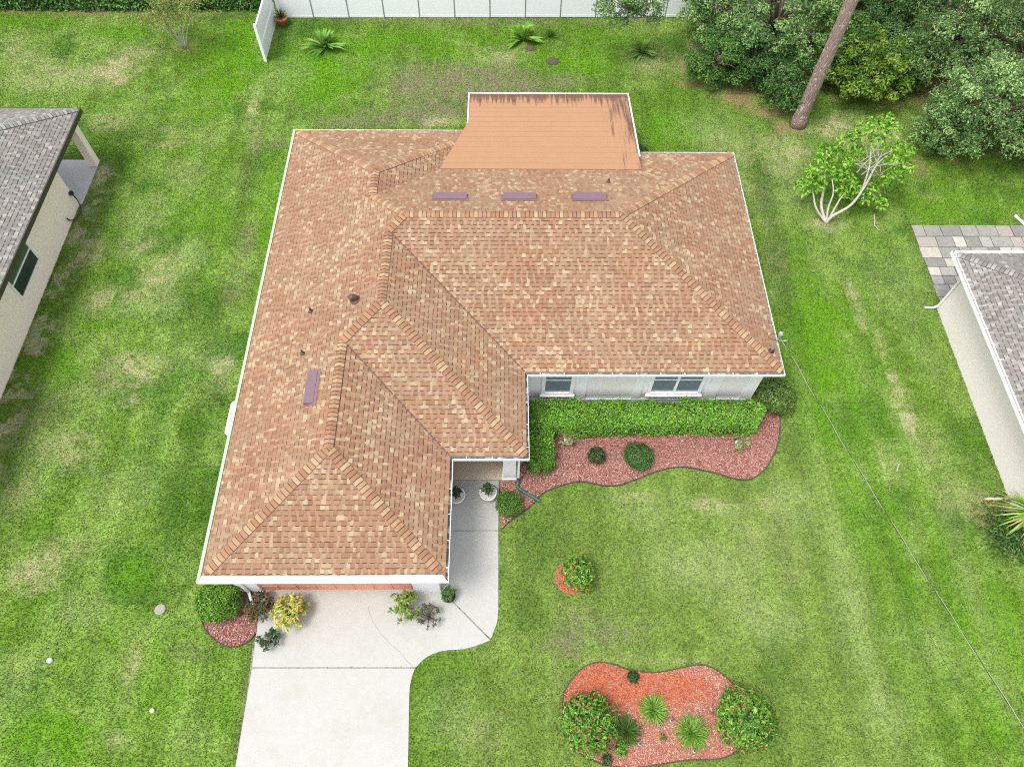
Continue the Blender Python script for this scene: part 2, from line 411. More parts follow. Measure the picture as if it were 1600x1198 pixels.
# ------------------------------------------------------------------ lawn: colours by place
DRY, GREY, BARE, LUSH, DARK, LITTER, PALE = range(7)  # DARK: deep green turf, and shade along house walls painted in
PATCH = [(172,110,55,22,DRY,.9),(60,112,60,35,DRY,.55),(215,85,45,25,DRY,.5),(140,125,60,18,DRY,.6),(25,75,40,30,DRY,.4),(255,215,50,22,DRY,.5),(285,270,40,25,DRY,.4),(180,190,50,18,DRY,.5),
 (395,170,12,40,DRY,.8),(400,215,12,25,DRY,.8),(150,275,22,22,DRY,.7),(130,330,22,40,GREY,.6),(135,390,25,30,BARE,.55),(250,430,40,45,DRY,.7),(225,385,40,20,DRY,.5),(165,470,45,25,DRY,.55),(215,585,50,35,DRY,.8),(150,600,45,35,GREY,.5),(205,625,30,15,BARE,.5),(60,640,60,45,GREY,.6),(95,700,60,40,DRY,.5),(30,760,40,40,DRY,.5),(40,900,50,35,DRY,.65),(90,870,50,25,DRY,.5),(130,850,60,20,DRY,.35),(205,1040,16,45,DRY,.8),(170,1160,40,20,DRY,.5),(10,690,15,20,BARE,.5),
 (370,440,25,60,GREY,.55),(385,370,20,40,GREY,.55),(345,575,22,16,BARE,.8),(340,600,30,30,GREY,.5),(390,250,20,60,GREY,.3),
 (740,120,110,28,GREY,.85),(800,140,70,18,GREY,.9),(650,180,85,22,GREY,.8),(690,190,35,10,BARE,.7),(780,90,50,15,DRY,.5),(640,120,40,30,GREY,.5),(880,130,50,16,GREY,.7),(540,195,60,12,GREY,.4),(415,60,20,30,DRY,.4),
 (1360,205,60,30,DRY,1.0),(1300,205,50,22,DRY,.9),(1235,240,40,35,DRY,.6),(1170,250,60,60,DRY,.35),(1290,350,40,14,BARE,.6),(1200,330,30,60,GREY,.45),(1215,430,25,60,GREY,.5),(1330,455,10,22,BARE,.55),(1345,500,10,20,DRY,.5),(1410,650,20,32,BARE,1.0),(1395,590,12,16,BARE,.6),(1375,540,12,30,DRY,.5),(1400,615,25,15,DRY,.6),(1440,700,50,50,DRY,.3),(1385,720,30,40,DRY,.3),
 (1035,100,60,25,DRY,.35),(1090,75,20,18,GREY,.8),(1000,30,40,8,GREY,.8),(760,34,330,5,GREY,.6),(1015,90,30,15,DRY,.3),(1045,270,40,10,DRY,.4),
 (1110,790,40,14,DRY,.6),(1000,775,60,12,DRY,.35),(1200,790,25,20,DRY,.4),(1170,830,60,30,DRY,.3),(900,960,40,25,GREY,.4),(1230,880,40,40,DRY,.25),(745,1150,60,40,DRY,.25),(870,1080,20,60,GREY,.3),(1010,1030,150,10,DRY,.3),(300,1020,30,20,GREY,.45),
 (390,1080,14,130,GREY,.5),(1500,780,50,40,DRY,.35),(1560,860,30,20,DARK,.6),(1240,930,15,15,DARK,.3),
 (370,85,60,50,LUSH,.8),(510,120,80,40,LUSH,1.0),(560,75,60,25,LUSH,.7),(320,150,60,40,LUSH,.6),(900,95,70,22,LUSH,.8),(960,60,60,15,LUSH,.4),(1045,205,45,25,LUSH,.7),(60,30,80,12,LUSH,.6),(190,50,40,15,LUSH,.7),(100,575,40,30,LUSH,.6),(1280,520,55,90,LUSH,.7),(1380,640,40,90,LUSH,.3),(380,55,30,20,LUSH,.6),(1520,320,90,30,LUSH,.5),(60,1130,70,60,LUSH,.5),(260,1100,50,60,LUSH,.3),(1560,1000,60,90,LUSH,.4),(430,330,20,60,LUSH,.6),(420,300,30,60,LUSH,.5),(310,340,70,30,LUSH,.4),(200,500,60,30,LUSH,.3),
 (300,480,60,50,DARK,.6),(360,720,30,120,DARK,.5),(240,930,60,20,DARK,.6),(220,200,50,40,DARK,.4),(150,230,60,30,DARK,.35),
 (1072,100,16,16,LITTER,.8),(1100,130,35,10,LITTER,.8),(1155,150,35,14,LITTER,.9),(1200,175,30,14,LITTER,.9),(1235,200,28,14,LITTER,1.0),(1395,150,30,14,LITTER,.9),(1290,60,150,70,LITTER,1.0),(1500,140,100,80,LITTER,.9),(1430,260,20,18,LITTER,.7),(285,75,22,8,LITTER,.5),(1570,810,45,35,LITTER,.7),
 (200,14,210,14,LITTER,.9),
 (1110,880,110,50,PALE,.6),(1010,800,60,30,PALE,.5),(1190,960,70,50,PALE,.55),(1330,930,35,150,PALE,.5),(700,1120,50,60,PALE,.35),(1240,780,50,40,PALE,.5),(1450,1010,50,60,PALE,.4),(1130,800,50,14,PALE,.6),(1270,640,30,60,LUSH,.6),(1320,760,40,120,LUSH,.4),
 (835,850,50,40,DARK,.45),(940,985,90,30,GREY,.5),(880,1010,50,25,GREY,.5),(830,960,40,30,DARK,.4),(1215,870,20,30,DARK,.35),(1220,1060,30,60,DARK,.4),(1480,900,30,60,DARK,.3),(1390,1120,60,60,PALE,.45),(1550,1120,40,60,LUSH,.4),
 (230,330,40,30,PALE,.5),(290,400,40,30,PALE,.6),(250,480,50,25,PALE,.5),(310,560,50,30,PALE,.4),(90,130,60,25,PALE,.5),(330,215,40,25,PALE,.4),(200,760,60,50,PALE,.4),(120,950,50,40,PALE,.45),(280,850,30,60,DARK,.5),(330,800,25,100,DARK,.5),(290,1150,40,40,PALE,.35),(30,1060,40,60,PALE,.4),
 (650,60,120,12,LUSH,.5),(700,85,60,14,LUSH,.4),(1100,200,50,25,PALE,.4),(1130,230,40,25,PALE,.5),(1240,300,30,40,PALE,.5),(1500,420,30,20,PALE,.3),(1400,450,60,50,PALE,.35),(1340,580,30,60,PALE,.25),(1450,560,30,50,PALE,.3),(470,175,40,16,DARK,.3),(450,120,40,30,PALE,.4),(1560,300,40,20,DARK,.4),
 (300,700,35,130,DARK,.6),(335,840,25,70,DARK,.5),(30,740,30,60,DARK,.3),(90,640,40,30,DARK,.4),(385,300,20,80,DARK,.35),(700,150,110,40,GREY,.7),(630,140,60,30,GREY,.5),(560,190,70,12,GREY,.6),(430,220,20,15,GREY,.5),(1195,300,20,80,DARK,.4),(1225,470,20,70,DARK,.45),(1230,600,20,50,DARK,.4),(820,700,30,30,DARK,.2),  # DARK strips beside the houses put soft wall shade into the grass colour
 (1355,700,14,260,LUSH,.5),(1405,900,14,260,DARK,.22),(1300,800,14,260,PALE,.3),(1460,850,16,220,LUSH,.3),(1520,930,18,220,PALE,.25),(100,1150,70,50,LUSH,.5),(200,900,50,30,LUSH,.35)]
PW = []
for u, v, ru, rv, k, s in PATCH:
    c = at(u, v); PW.append((c[0], c[1], max(.25, abs(at(u + ru, v)[0] - c[0])), max(.2, abs(at(u, v - rv)[1] - c[1])), k, s))
def lawn_colour(X, Y):
    n1 = fbm(X * .35, Y * .35, 3); n2 = fbm(X * 1.1, Y * 1.1, 21); n3 = fbm(X * 3.1, Y * 3.1, 45)
    C = np.empty((len(X), 3))
    base = np.array([.112, .208, .030]); light = np.array([.185, .275, .080]); deep = np.array([.060, .150, .020])
    t = sstep(.36, .66, .5 * n1 + .5 * n2)[:, None]
    C[:] = base * (1 - t) + light * t
    t = sstep(.52, .72, .4 * n1[::1] + .6 * fbm(X * .6 + 9, Y * .6 + 4, 77))[:, None]
    C = C * (1 - t * .8) + deep * t * .8
    # the front lawn is a duller, greyer green than the side yards
    fr = (sstep(-3, 1, X) * (1 - sstep(11, 13, Y)) * (1 - sstep(9, 13, X)) * .75)[:, None]
    C = C * (1 - fr) + np.array([.158, .225, .066]) * (.8 + .4 * n2[:, None]) * fr
    st = (.5 + .5 * np.sin(X * 5.4 + 1.6 * n1))[:, None]; C = C * (.92 + .16 * st)
    n4 = fbm(X * 7.5, Y * 7.5, 63, 3)[:, None]; C = C * (.80 + .40 * n4) * (.84 + .32 * n3[:, None]); C = C * (1 + .10 * (1 - sstep(-9, -6, X)))[:, None]
    cols = {DRY: (.350, .335, .235), GREY: (.195, .185, .140), BARE: (.400, .355, .300), LUSH: (.120, .275, .014), PALE: (.285, .345, .190), DARK: (.055, .125, .022), LITTER: (.255, .185, .125)}
    for cx, cy, rx, ry, k, s in PW:
        near = (np.abs(X - cx) < 1.9 * rx) & (np.abs(Y - cy) < 1.9 * ry)
        if not near.any(): continue
        i = np.nonzero(near)[0]
        d = np.sqrt(((X[i] - cx) / rx) ** 2 + ((Y[i] - cy) / ry) ** 2) + (n2[i] - .5) * 1.3 + (n3[i] - .5) * .9
        m = (1 - sstep(.25, 1.35, d)) * s
        if k in (DRY, GREY, BARE): m = 1.25 * m * (.25 + .75 * sstep(.34, .58, n3[i]))
        elif k == PALE: m = m * (.5 + .5 * sstep(.3, .6, n3[i]))
        m = np.clip(m, 0, 1)[:, None]
        C[i] = C[i] * (1 - m) + np.array(cols[k]) * m
    # the sandy, thin strip along the left neighbour's wall
    m = (np.exp(-((X + 17.3) / .55) ** 2) * (Y < 24.5) * sstep(.45, .62, n3) * .8)[:, None]
    C = C * (1 - m) + np.array([.40, .38, .33]) * m
    return C * np.array([.97, 1.0, .70])
gx = np.arange(-30, 30.01, .2); gy = np.arange(0, 42.01, .2)
GX, GY = np.meshgrid(gx, gy); X, Y = GX.ravel(), GY.ravel()
V = np.stack([X, Y, np.zeros_like(X)], 1); nx, ny = len(gx), len(gy)
ii = (np.arange(ny - 1)[:, None] * nx + np.arange(nx - 1)[None]).ravel()
Fc = np.stack([ii, ii + 1, ii + nx + 1, ii + nx], 1)
cen = V[Fc].mean(1)
lc = lawn_colour(cen[:, 0], cen[:, 1])
# one sheet: the near lawn and its surroundings out to the horizon
R_ = 700.0
o4 = [(-R_, -R_, 0), (R_, -R_, 0), (R_, R_, 0), (-R_, R_, 0)]
i4 = [0, nx - 1, nx * ny - 1, nx * (ny - 1)]
nv = len(V); V = np.concatenate([V, np.array(o4)])
far = np.array([[nv, nv + 1, i4[1], i4[0]], [nv + 1, nv + 2, i4[2], i4[1]], [nv + 2, nv + 3, i4[3], i4[2]], [nv + 3, nv, i4[0], i4[3]]])
Fc = np.concatenate([Fc, far]); lc = np.concatenate([lc, np.tile([[.10, .17, .04]], (4, 1))])
lawn = link('lawn', np_mesh('lawn', V, Fc, lc, MAT['lawn']))
tag(lawn, 'green lawn with dry straw patches round the houses', kind='structure')

# grass blades, one object
HOUSE_WALLS = inset(OUT, OV)
PORCH_FOOT = [(-1.1, 21), (5.0, 21), (5.0, 25.6), (-1.1, 25.6)]
NO_GRASS = [HOUSE_WALLS, PORCH_FOOT] + [inset_safe(q, .07) for q in (BED_MAIN, BED_SIDE, BED_ISLAND, BED_RING)] + [inset_safe(q, -.005) for q in SLABS] + \
    [[(wx, 9.6), (.45, 9.6), (.45, 12.6), (wx, 12.6)], [(PAV_X0, PAV_Y0), (PAV_X1, PAV_Y0), (PAV_X1, PAV_Y1), (PAV_X0, PAV_Y1)],
     [(16.78, 0), (32, 0), (32, 16.8), (16.78, 16.8)], [(-32, 0), (-17.72, 0), (-17.72, 22.1), (-32, 22.1)], [(-32, 22), (-17.6, 22), (-17.6, 24.75), (-32, 24.75)]]
def grass(n):
    P = np.stack([rng.uniform(-27.5, 28.5, n), rng.uniform(.6, 38.2, n)], 1)
    P = P[np.abs(P[:, 0]) < 15 + .36 * P[:, 1]]
    keep = np.ones(len(P), bool)
    for poly in NO_GRASS: keep &= ~inside(P, poly)
    P = P[keep]; n = len(P)
    n3 = fbm(P[:, 0] * 3.1, P[:, 1] * 3.1, 45)
    C = lawn_colour(P[:, 0], P[:, 1]) * 1.12
    straw = rng.random(n) < .10; C[straw] = C[straw] * .5 + np.array([.34, .32, .22]) * .5
    drk = rng.random(n) < .18; C[drk] *= .6
    C *= rng.uniform(.5, 1.55, (n, 1)) * rng.uniform(.94, 1.06, (n, 3))
    dryness = np.clip((C[:, 0] / np.maximum(C[:, 1], 1e-3) - .6) / .5, 0, 1)
    h = rng.uniform(.04, .075, n) * (1 - .45 * dryness) * (.75 + .6 * n3); w = rng.uniform(.008, .017, n)
    a = rng.uniform(0, 2 * math.pi, n); lean = rng.uniform(.2, 1.0, n) * h
    dx, dy = np.cos(a), np.sin(a)
    B = np.stack([P[:, 0], P[:, 1], np.zeros(n)], 1)
    side = np.stack([-dy * w, dx * w, np.zeros(n)], 1)
    tip = B + np.stack([dx * lean, dy * lean, h], 1)
    V = np.stack([B - side, B + side, tip], 1).reshape(-1, 3)
    Fc = np.arange(n * 3).reshape(-1, 3)
    return np_mesh('grass', V, Fc, C, MAT['blade'])
tag(link('grass', grass(1650000)), 'short mown grass blades covering the lawn', 'grass', kind='stuff')

# ------------------------------------------------------------------ driveway and walk
drive = empty('driveway', (-5, 2, 0), None, None); tag(drive, 'pale concrete driveway with curved walk to the front entry', kind='structure')
for q in SLABS:
    p = inset(q if sum(q[k][0]*q[(k+1)%len(q)][1]-q[(k+1)%len(q)][0]*q[k][1] for k in range(len(q))) > 0 else q[::-1], .006)
    MB().prism(p, -.08, .035).build('slab', MAT['concrete'], drive)
MB().prism([tuple(at(u, v)[:2]) for u, v in ((398,1000),(640,1030),(760,990),(774,960),(774,840),(774,760),(705,760),(700,925),(420,925))], -.12, .004).prism([tuple(at(u, v)[:2]) for u, v in ((396,1001),(641,1031),(634,1190),(374,1190))], -.12, .0045).build('joint_filler', MAT['crack'], drive)
def ribbon(pts, w, z):
    m = MB(); pts = [np.array(p[:2]) for p in pts]
    for a, b in zip(pts[:-1], pts[1:]):
        d = (b - a) / np.linalg.norm(b - a); s = np.array([-d[1], d[0]]) * w / 2
        m.poly([(*(a - s), z), (*(b - s), z), (*(b + s), z), (*(a + s), z)])
    return m
ribbon([np.array(p) + rng.normal(0, .012, 2) for p in smooth_path(ground([(577,948),(579,962),(586,975),(594,988),(604,1000),(620,1015),(634,1030),(645,1041)]), 3)], .009, .0385).build('crack', MAT['crack'], drive)
MB().prism([(wx + .003, 9.646), (-.002, 9.646), (-.002, 12.2), (wx + .003, 12.2)], -.05, .045).build('porch_floor', MAT['tan_paint'], drive)

# ------------------------------------------------------------------ mulch beds
def bed(name, poly, label, density, colfun, edge=None, edge_label=None):
    b = MB().prism([tuple(p) for p in poly], -.03, .02).build(name, plain(name + '_ground', (.36, .15, .10) if name[0] in 'ir' else (.30, .14, .11), .95, 8, .3, .6, 30))
    tag(b, label, kind='structure')
    xs = np.array([p[0] for p in poly]); ys = np.array([p[1] for p in poly])
    n = int((xs.max() - xs.min()) * (ys.max() - ys.min()) * density)
    P = np.stack([rng.uniform(xs.min(), xs.max(), n), rng.uniform(ys.min(), ys.max(), n)], 1); P = P[inside(P, inset_safe(poly, .03))]; n = len(P)
    C = colfun(P)
    P3 = np.concatenate([P, rng.uniform(.025, .075, (n, 1))], 1)
    me = leaf_mesh('mulch_chips', P3, np.tile([[0, 0, 1.0]], (n, 1)), .072, .42, C * .86, .38, MAT['chip'])
    c = link('mulch_chips', me, b); tag(c, kind='stuff')
    if edge is not None:
        m = MB(); pts = [np.array(p[:2]) for p in edge]
        for a, q in zip(pts[:-1], pts[1:]):
            d = (q - a) / np.linalg.norm(q - a); s = np.array([-d[1], d[0]]) * .015
            m.prism([a - s, q - s + d * .01, q + s + d * .01, a + s], -.05, .06)
        tag(m.build('garden_edging', MAT['edging']), edge_label, 'garden edging')
    return b
RED = [(.33,.125,.10),(.40,.185,.15),(.25,.085,.07),(.47,.27,.23),(.19,.065,.055),(.50,.33,.28)]
PINK = [(.42,.20,.16),(.50,.28,.235),(.33,.13,.105),(.57,.38,.325),(.24,.085,.07)]
ORANGE = [(.62,.165,.075),(.55,.14,.065),(.66,.23,.12),(.48,.12,.055),(.42,.14,.085)]
def col_main(P): 
    f = sstep(9.7, 11.0, P[:, 1] - .12 * np.abs(P[:, 0] - 4.5))[:, None]
    return tints(len(P), PINK) * (1 - f) + tints(len(P), RED) * f
def col_isl(P):
    c = at(948, 1062); c2 = at(1040, 1075)
    d = np.minimum(np.hypot((P[:, 0] - c[0]) / 1.5, (P[:, 1] - c[1]) / 1.0), np.hypot((P[:, 0] - c2[0]) / 1.4, (P[:, 1] - c2[1]) / .5))
    f = (rng.random(len(P)) < (1 - sstep(.5, 1.3, d)))[:, None]
    return tints(len(P), ORANGE) * f + tints(len(P), [(.50,.22,.16),(.56,.32,.25),(.42,.15,.10),(.58,.39,.32),(.48,.17,.11)]) * (1 - f)
bed('front_mulch_bed', BED_MAIN, 'curving red mulch bed along the white front wall', 950, col_main, bed_front_line, 'black plastic edging along the wavy front of the hedge bed')
bed('corner_mulch_bed', BED_SIDE, 'small half round red mulch bed by the garage corner', 950, lambda P: tints(len(P), PINK), side_arc, 'black plastic edging round the small garage corner bed')
bed('island_mulch_bed', BED_ISLAND, 'kidney shaped orange red mulch island in the front lawn', 950, col_isl, BED_ISLAND + BED_ISLAND[:1], 'dark edging round the kidney shaped island bed')
bed('ring_mulch_bed', BED_RING, 'round patch of bright orange mulch in the lawn', 1000, lambda P: tints(len(P), ORANGE))

# ------------------------------------------------------------------ roofs with real shingles
SUBS = {}
MAIN_TEETH = [(.305,.178,.122),(.28,.155,.104),(.325,.195,.138),(.265,.143,.095),(.345,.212,.15),(.30,.172,.118),(.315,.185,.128)]
MAIN_LIGHT = [(.44,.33,.235),(.41,.305,.215),(.475,.365,.27),(.39,.28,.195)]
MAIN_GAP = [(.355,.23,.165),(.335,.212,.15),(.385,.255,.185),(.315,.195,.137)]
_w = lambda pal: [(r * .82, g * .815, b * .72) for r, g, b in pal]
_q = lambda pal, k=.25, m=(.335, .21, .148): [tuple(a * (1 - k) + b * k for a, b in zip(c, m)) for c in pal]
MAIN_TEETH, MAIN_LIGHT, MAIN_GAP = _w(_q(MAIN_TEETH)), _w(_q(MAIN_LIGHT, .12)), _w(_q(MAIN_GAP))
GREY_TEETH = [(.18,.163,.148),(.20,.181,.165),(.16,.146,.133),(.215,.196,.178),(.19,.172,.157)]
GREY_LIGHT = [(.30,.285,.265),(.27,.255,.235),(.32,.30,.28)]
GREY_GAP = [(.23,.215,.20),(.20,.19,.175),(.25,.235,.22)]
def clip_rect(poly, s0, s1, t0, t1):
    for ax, lim, sg in ((0, s0, 1), (0, s1, -1), (1, t0, 1), (1, t1, -1)):
        out = []
        n = len(poly)
        for i in range(n):
            a, b = poly[i], poly[(i + 1) % n]
            da, db = (a[ax] - lim) * sg, (b[ax] - lim) * sg
            if da >= 0: out.append(a)
            if (da >= 0) != (db >= 0):
                k = da / (da - db); out.append((a[0] + (b[0] - a[0]) * k, a[1] + (b[1] - a[1]) * k))
        poly = out
        if len(poly) < 3: return None
    return poly
def pick(pal): 
    c = random.choice(pal); j = random.uniform(.94, 1.06)
    return (c[0] * j, c[1] * j, c[2] * j)
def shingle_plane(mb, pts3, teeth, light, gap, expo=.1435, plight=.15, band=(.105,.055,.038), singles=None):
    """lays courses of laminated tabs over a planar roof face; pts3[0]-pts3[1] is the eave. singles collects whole near tabs"""
    P = [np.array(p, float) for p in pts3]
    e = P[1] - P[0]; e = e / np.linalg.norm(e)
    nrm = np.zeros(3)
    for i in range(len(P)): nrm = nrm + np.cross(P[i] - P[0], P[(i + 1) % len(P)] - P[0])
    nrm = nrm / np.linalg.norm(nrm)
    if nrm[2] < 0: nrm = -nrm
    s = np.cross(nrm, e)
    if s[2] < 0: s = -s
    O = P[0]
    poly = [((p - O) @ s, (p - O) @ e) for p in P]
    smax = max(p[0] for p in poly); tmin = min(p[1] for p in poly); tmax = max(p[1] for p in poly)
    W = lambda ss, tt, h: O + s * ss + e * tt + nrm * h
    rows = int(math.ceil(smax / expo))
    prev = []
    for r in range(rows - 1, -1, -1):
        s0, s1 = r * expo - (.012 if r == 0 else 0), (r + 1) * expo
        t = tmin - random.uniform(0, .3); tooth = random.random() < .5; cur = []; run = 0; isl = False
        while t < tmax:
            w = random.uniform(.10, .15) if tooth else random.uniform(.07, .105)
            t1 = t + w
            c = clip_rect(poly, s0, s1, t, t1)
            if c:
                pl = plight * (1.25 if tooth else .7)
                cp = W((s0 + s1) / 2, t + w / 2, 0)
                nz = mnoise.noise(Vector((cp[0] * .9, cp[1] * .9, cp[2] * .9 + 3)))
                pl *= 1 + 1.5 * nz
                if random.random() < pl: tint = pick(light)
                else:
                    tint = pick(teeth if tooth else gap)
                    k_ = mnoise.noise(Vector((cp[0] * .65 + 40, cp[1] * .65, cp[2] * .65)))
                    if k_ > .08 and random.random() < .7 and tint[0] > 1.35 * tint[2]: tint = (tint[0] * .98, tint[1] * .92, tint[2] * .90)
                    elif k_ < -.12 and random.random() < .6: tint = (tint[0] * .99, tint[1] * 1.06, tint[2] * 1.08)
                hi, lo = (.015, .003) if tooth else (.007, .002)
                whole = len(c) == 4 and abs((max(a[0] for a in c) - min(a[0] for a in c)) - (s1 - s0)) < 1e-6 and abs((max(a[1] for a in c) - min(a[1] for a in c)) - w) < 1e-6
                if singles is not None and whole and singles['n'] > 0:
                    singles['items'].append((W(s0, t, 0), e, s, nrm, w, s1 - s0, tint, tooth)); singles['n'] -= 0
                else:
                    top = [W(a, b, lo + (hi - lo) * (s1 - a) / (s1 - s0)) for a, b in c]
                    n = len(c)
                    ar = sum(c[k][0] * c[(k+1) % n][1] - c[(k+1) % n][0] * c[k][1] for k in range(n))
                    if abs(ar) > 1e-5:
                        low = [W(a, b, -.004) for a, b in c]
                        nn = np.cross(top[1] - top[0], top[2] - top[0])
                        if nn @ nrm < 0: top = top[::-1]; low = low[::-1]
                        i = len(mb.v); mb.v += [tuple(p) for p in top] + [tuple(p) for p in low]
                        mb.f.append(list(range(i, i + n))); mb.t.append(tint)
                        dk = tuple(x * .8 for x in tint)
                        for k in range(n):
                            k2 = (k + 1) % n; mb.f.append([i + k2, i + k, i + n + k, i + n + k2]); mb.t.append(tint)
                if tooth: cur.append((t, t1))
            t = t1; tooth = (not tooth) if random.random() < .86 else tooth
        # shadow line under each tooth, painted as a printed band on the course below
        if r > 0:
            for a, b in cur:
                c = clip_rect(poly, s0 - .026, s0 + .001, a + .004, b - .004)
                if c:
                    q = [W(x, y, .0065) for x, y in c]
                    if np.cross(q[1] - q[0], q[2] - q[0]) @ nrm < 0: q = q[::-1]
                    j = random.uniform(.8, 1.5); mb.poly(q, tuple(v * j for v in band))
def cap_mesh(name, phi, tint, mat, wid=.15, ln=.205, th=.012):
    """bent ridge cap; local x runs up the ridge, phi = how steeply each wing drops"""
    m = MB(); c, s = math.cos(phi), math.sin(phi)
    row = lambda x, h: [(x, -wid * c, h - wid * s), (x, 0, h), (x, wid * c, h - wid * s)]
    a, b = row(0, .034), row(ln, .016); a2, b2 = row(0, .034 - th), row(ln, .016 - th)
    m.poly([a[0], b[0], b[1], a[1]], tint); m.poly([a[1], b[1], b[2], a[2]], tint)
    m.poly([a2[1], b2[1], b2[0], a2[0]], tint); m.poly([a2[2], b2[2], b2[1], a2[1]], tint)
    dk = tint
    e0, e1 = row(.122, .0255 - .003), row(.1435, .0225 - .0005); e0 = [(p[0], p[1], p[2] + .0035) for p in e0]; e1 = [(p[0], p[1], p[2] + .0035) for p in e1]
    for q in (0, 1): m.poly([e0[q], e1[q], e1[q + 1], e0[q + 1]], (.085, .045, .032) if tint[0] > 1.3 * tint[2] else (.045, .042, .04))  # dark strip paints the lap shadow onto the cap's uphill end
    m.poly([a[0], a[1], a2[1], a2[0]], dk); m.poly([a[1], a[2], a2[2], a2[1]], dk)
    m.poly([b[1], b[0], b2[0], b2[1]], dk); m.poly([b[2], b[1], b2[1], b2[2]], dk)
    m.poly([b[0], a[0], a2[0], b2[0]], dk); m.poly([a[2], b[2], b2[2], a2[2]], dk)
    return m
def cap_line(a, b, pitch, kind, step=.1435):
    """positions of the caps along a ridge or hip from a (low) to b (high)"""
    a, b = np.array(a, float), np.array(b, float); d = b - a; L = np.linalg.norm(d); d = d / L
    side = unit(np.cross([0, 0, 1.0], d)); up = np.cross(d, side)
    if kind == 'ridge': phi = math.atan(pitch)
    else: phi = math.asin(min(1, (pitch / math.sqrt(2)) / math.sqrt(1 + pitch ** 2)))
    res = []
    for k in range(int(L / step)):
        o = a + d * (k * step)
        m = Matrix(((d[0], side[0], up[0], o[0]), (d[1], side[1], up[1], o[1]), (d[2], side[2], up[2], o[2]), (0, 0, 0, 1)))
        res.append((np.linalg.norm(o - np.array([0, 0, CAMZ])), m, phi, kind))
    return res
def lay_caps(lines, parent, pal, mat, limit=300, tone=None):
    allc = sorted([c for l in lines for c in l], key=lambda c: c[0])
    cache = {}; rest = MB(); wt = [1.0] * len(pal)
    last = {}
    for i, (dist, m, phi, kind) in enumerate(allc):
        key_ = (round(m[0][0], 2), round(m[1][0], 2)); k = random.choice([q for q in range(len(pal)) if q not in last.get(key_, ())]); last[key_] = (last.get(key_, ()) + (k,))[-3:]
        if i < limit:
            if (kind, k) not in cache: cache[(kind, k)] = cap_mesh('ridge_cap', phi, pal[k], mat).mesh('ridge_cap', mat)
            o = bpy.data.objects.new('ridge_cap', cache[(kind, k)]); col.objects.link(o); o.parent = parent
            j = Matrix.Rotation(random.uniform(-.03, .03), 4, 'Z')
            o.matrix_basis = m @ j
        else:
            q = cap_mesh('x', phi, pal[k], mat); b = len(rest.v)
            rest.v += [tuple(m @ Vector(p)) for p in q.v]; rest.f += [[b + z for z in f] for f in q.f]; rest.t += q.t
    if rest.v: tag(rest.build('ridge_caps', mat, parent), kind='stuff')

house = empty('house', (0, 0, 0), 'white single storey house under the large brown and tan shingle hip roof', 'house')
g = .09
def Z(d): return EAVE + PITCH * d
Lx, Gx, Bx, Rx, Dx = xL + g, xg - g, xb - g, xr - g, xd - g
Gy, By, Cy, Y1, Y2 = yg + g, yb + g, yc + g, y1 - g, y2 - g
ze = Z(g)
A_ap = (xL + wA, yg + wA, Z(wA)); A_en = (xL + wA, yb + wA, Z(wA))
B_ap = (xL + wB, yb + wB, Z(wB)); B_en = (xL + wB, yc + wB, Z(wB))
C_l = (xL + wC, yc + wC, Z(wC)); C_r = (xr - wC, yc + wC, Z(wC))
D_en = (xL + wD, y2 - wD, Z(wD)); D_ap = (xL + wD, y1 - wD, Z(wD))
PLANES = [
    [(Lx, Y1, ze), (Lx, Gy, ze), A_ap, A_en, B_ap, B_en, C_l, D_en, D_ap],
    [(Lx, Gy, ze), (Gx, Gy, ze), A_ap],
    [(Gx, Gy, ze), (Gx, By, ze), A_en, A_ap],
    [(Gx, By, ze), (Bx, By, ze), B_ap, A_en],
    [(Bx, By, ze), (Bx, Cy, ze), B_en, B_ap],
    [(Bx, Cy, ze), (Rx, Cy, ze), C_r, C_l, B_en],
    [(Rx, Cy, ze), (Rx, Y2, ze), C_r],
    [(Rx, Y2, ze), (Dx, Y2, ze), D_en, C_l, C_r],
    [(Dx, Y2, ze), (Dx, Y1, ze), D_ap, D_en],
    [(Dx, Y1, ze), (Lx, Y1, ze), D_ap],
]
deck = MB()
for p in PLANES: deck.poly([(x, y, z - .006) for x, y, z in p])
for i in range(10):
    a = inset(OUT, g)[i]; b = inset(OUT, g)[(i + 1) % 10]
    deck.poly([(a[0], a[1], ze - .05), (b[0], b[1], ze - .05), (b[0], b[1], ze - .006), (a[0], a[1], ze - .006)])
roof = deck.build('roof', MAT['roof_felt'], house)
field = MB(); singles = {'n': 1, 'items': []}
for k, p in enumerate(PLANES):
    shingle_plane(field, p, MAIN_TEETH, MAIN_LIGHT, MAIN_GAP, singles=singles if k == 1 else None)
items = sorted(singles['items'], key=lambda q: np.linalg.norm(q[0] - np.array([0, 0, CAMZ])))
SH = {}
def shingle_mesh(key, tint, tooth):
    if key not in SH:
        hi, lo = (.015, .003) if tooth else (.007, .002)
        m = MB(); top = [(0,0,hi),(1,0,hi),(1,1,lo),(0,1,lo)]; low = [(0,0,-.004),(1,0,-.004),(1,1,-.004),(0,1,-.004)]
        m.poly(top, tint)
        for k in range(4): m.poly([top[(k+1)%4], top[k], low[k], low[(k+1)%4]], tint)
        SH[key] = m.mesh('shingle', MAT['shingle'])
    return SH[key]
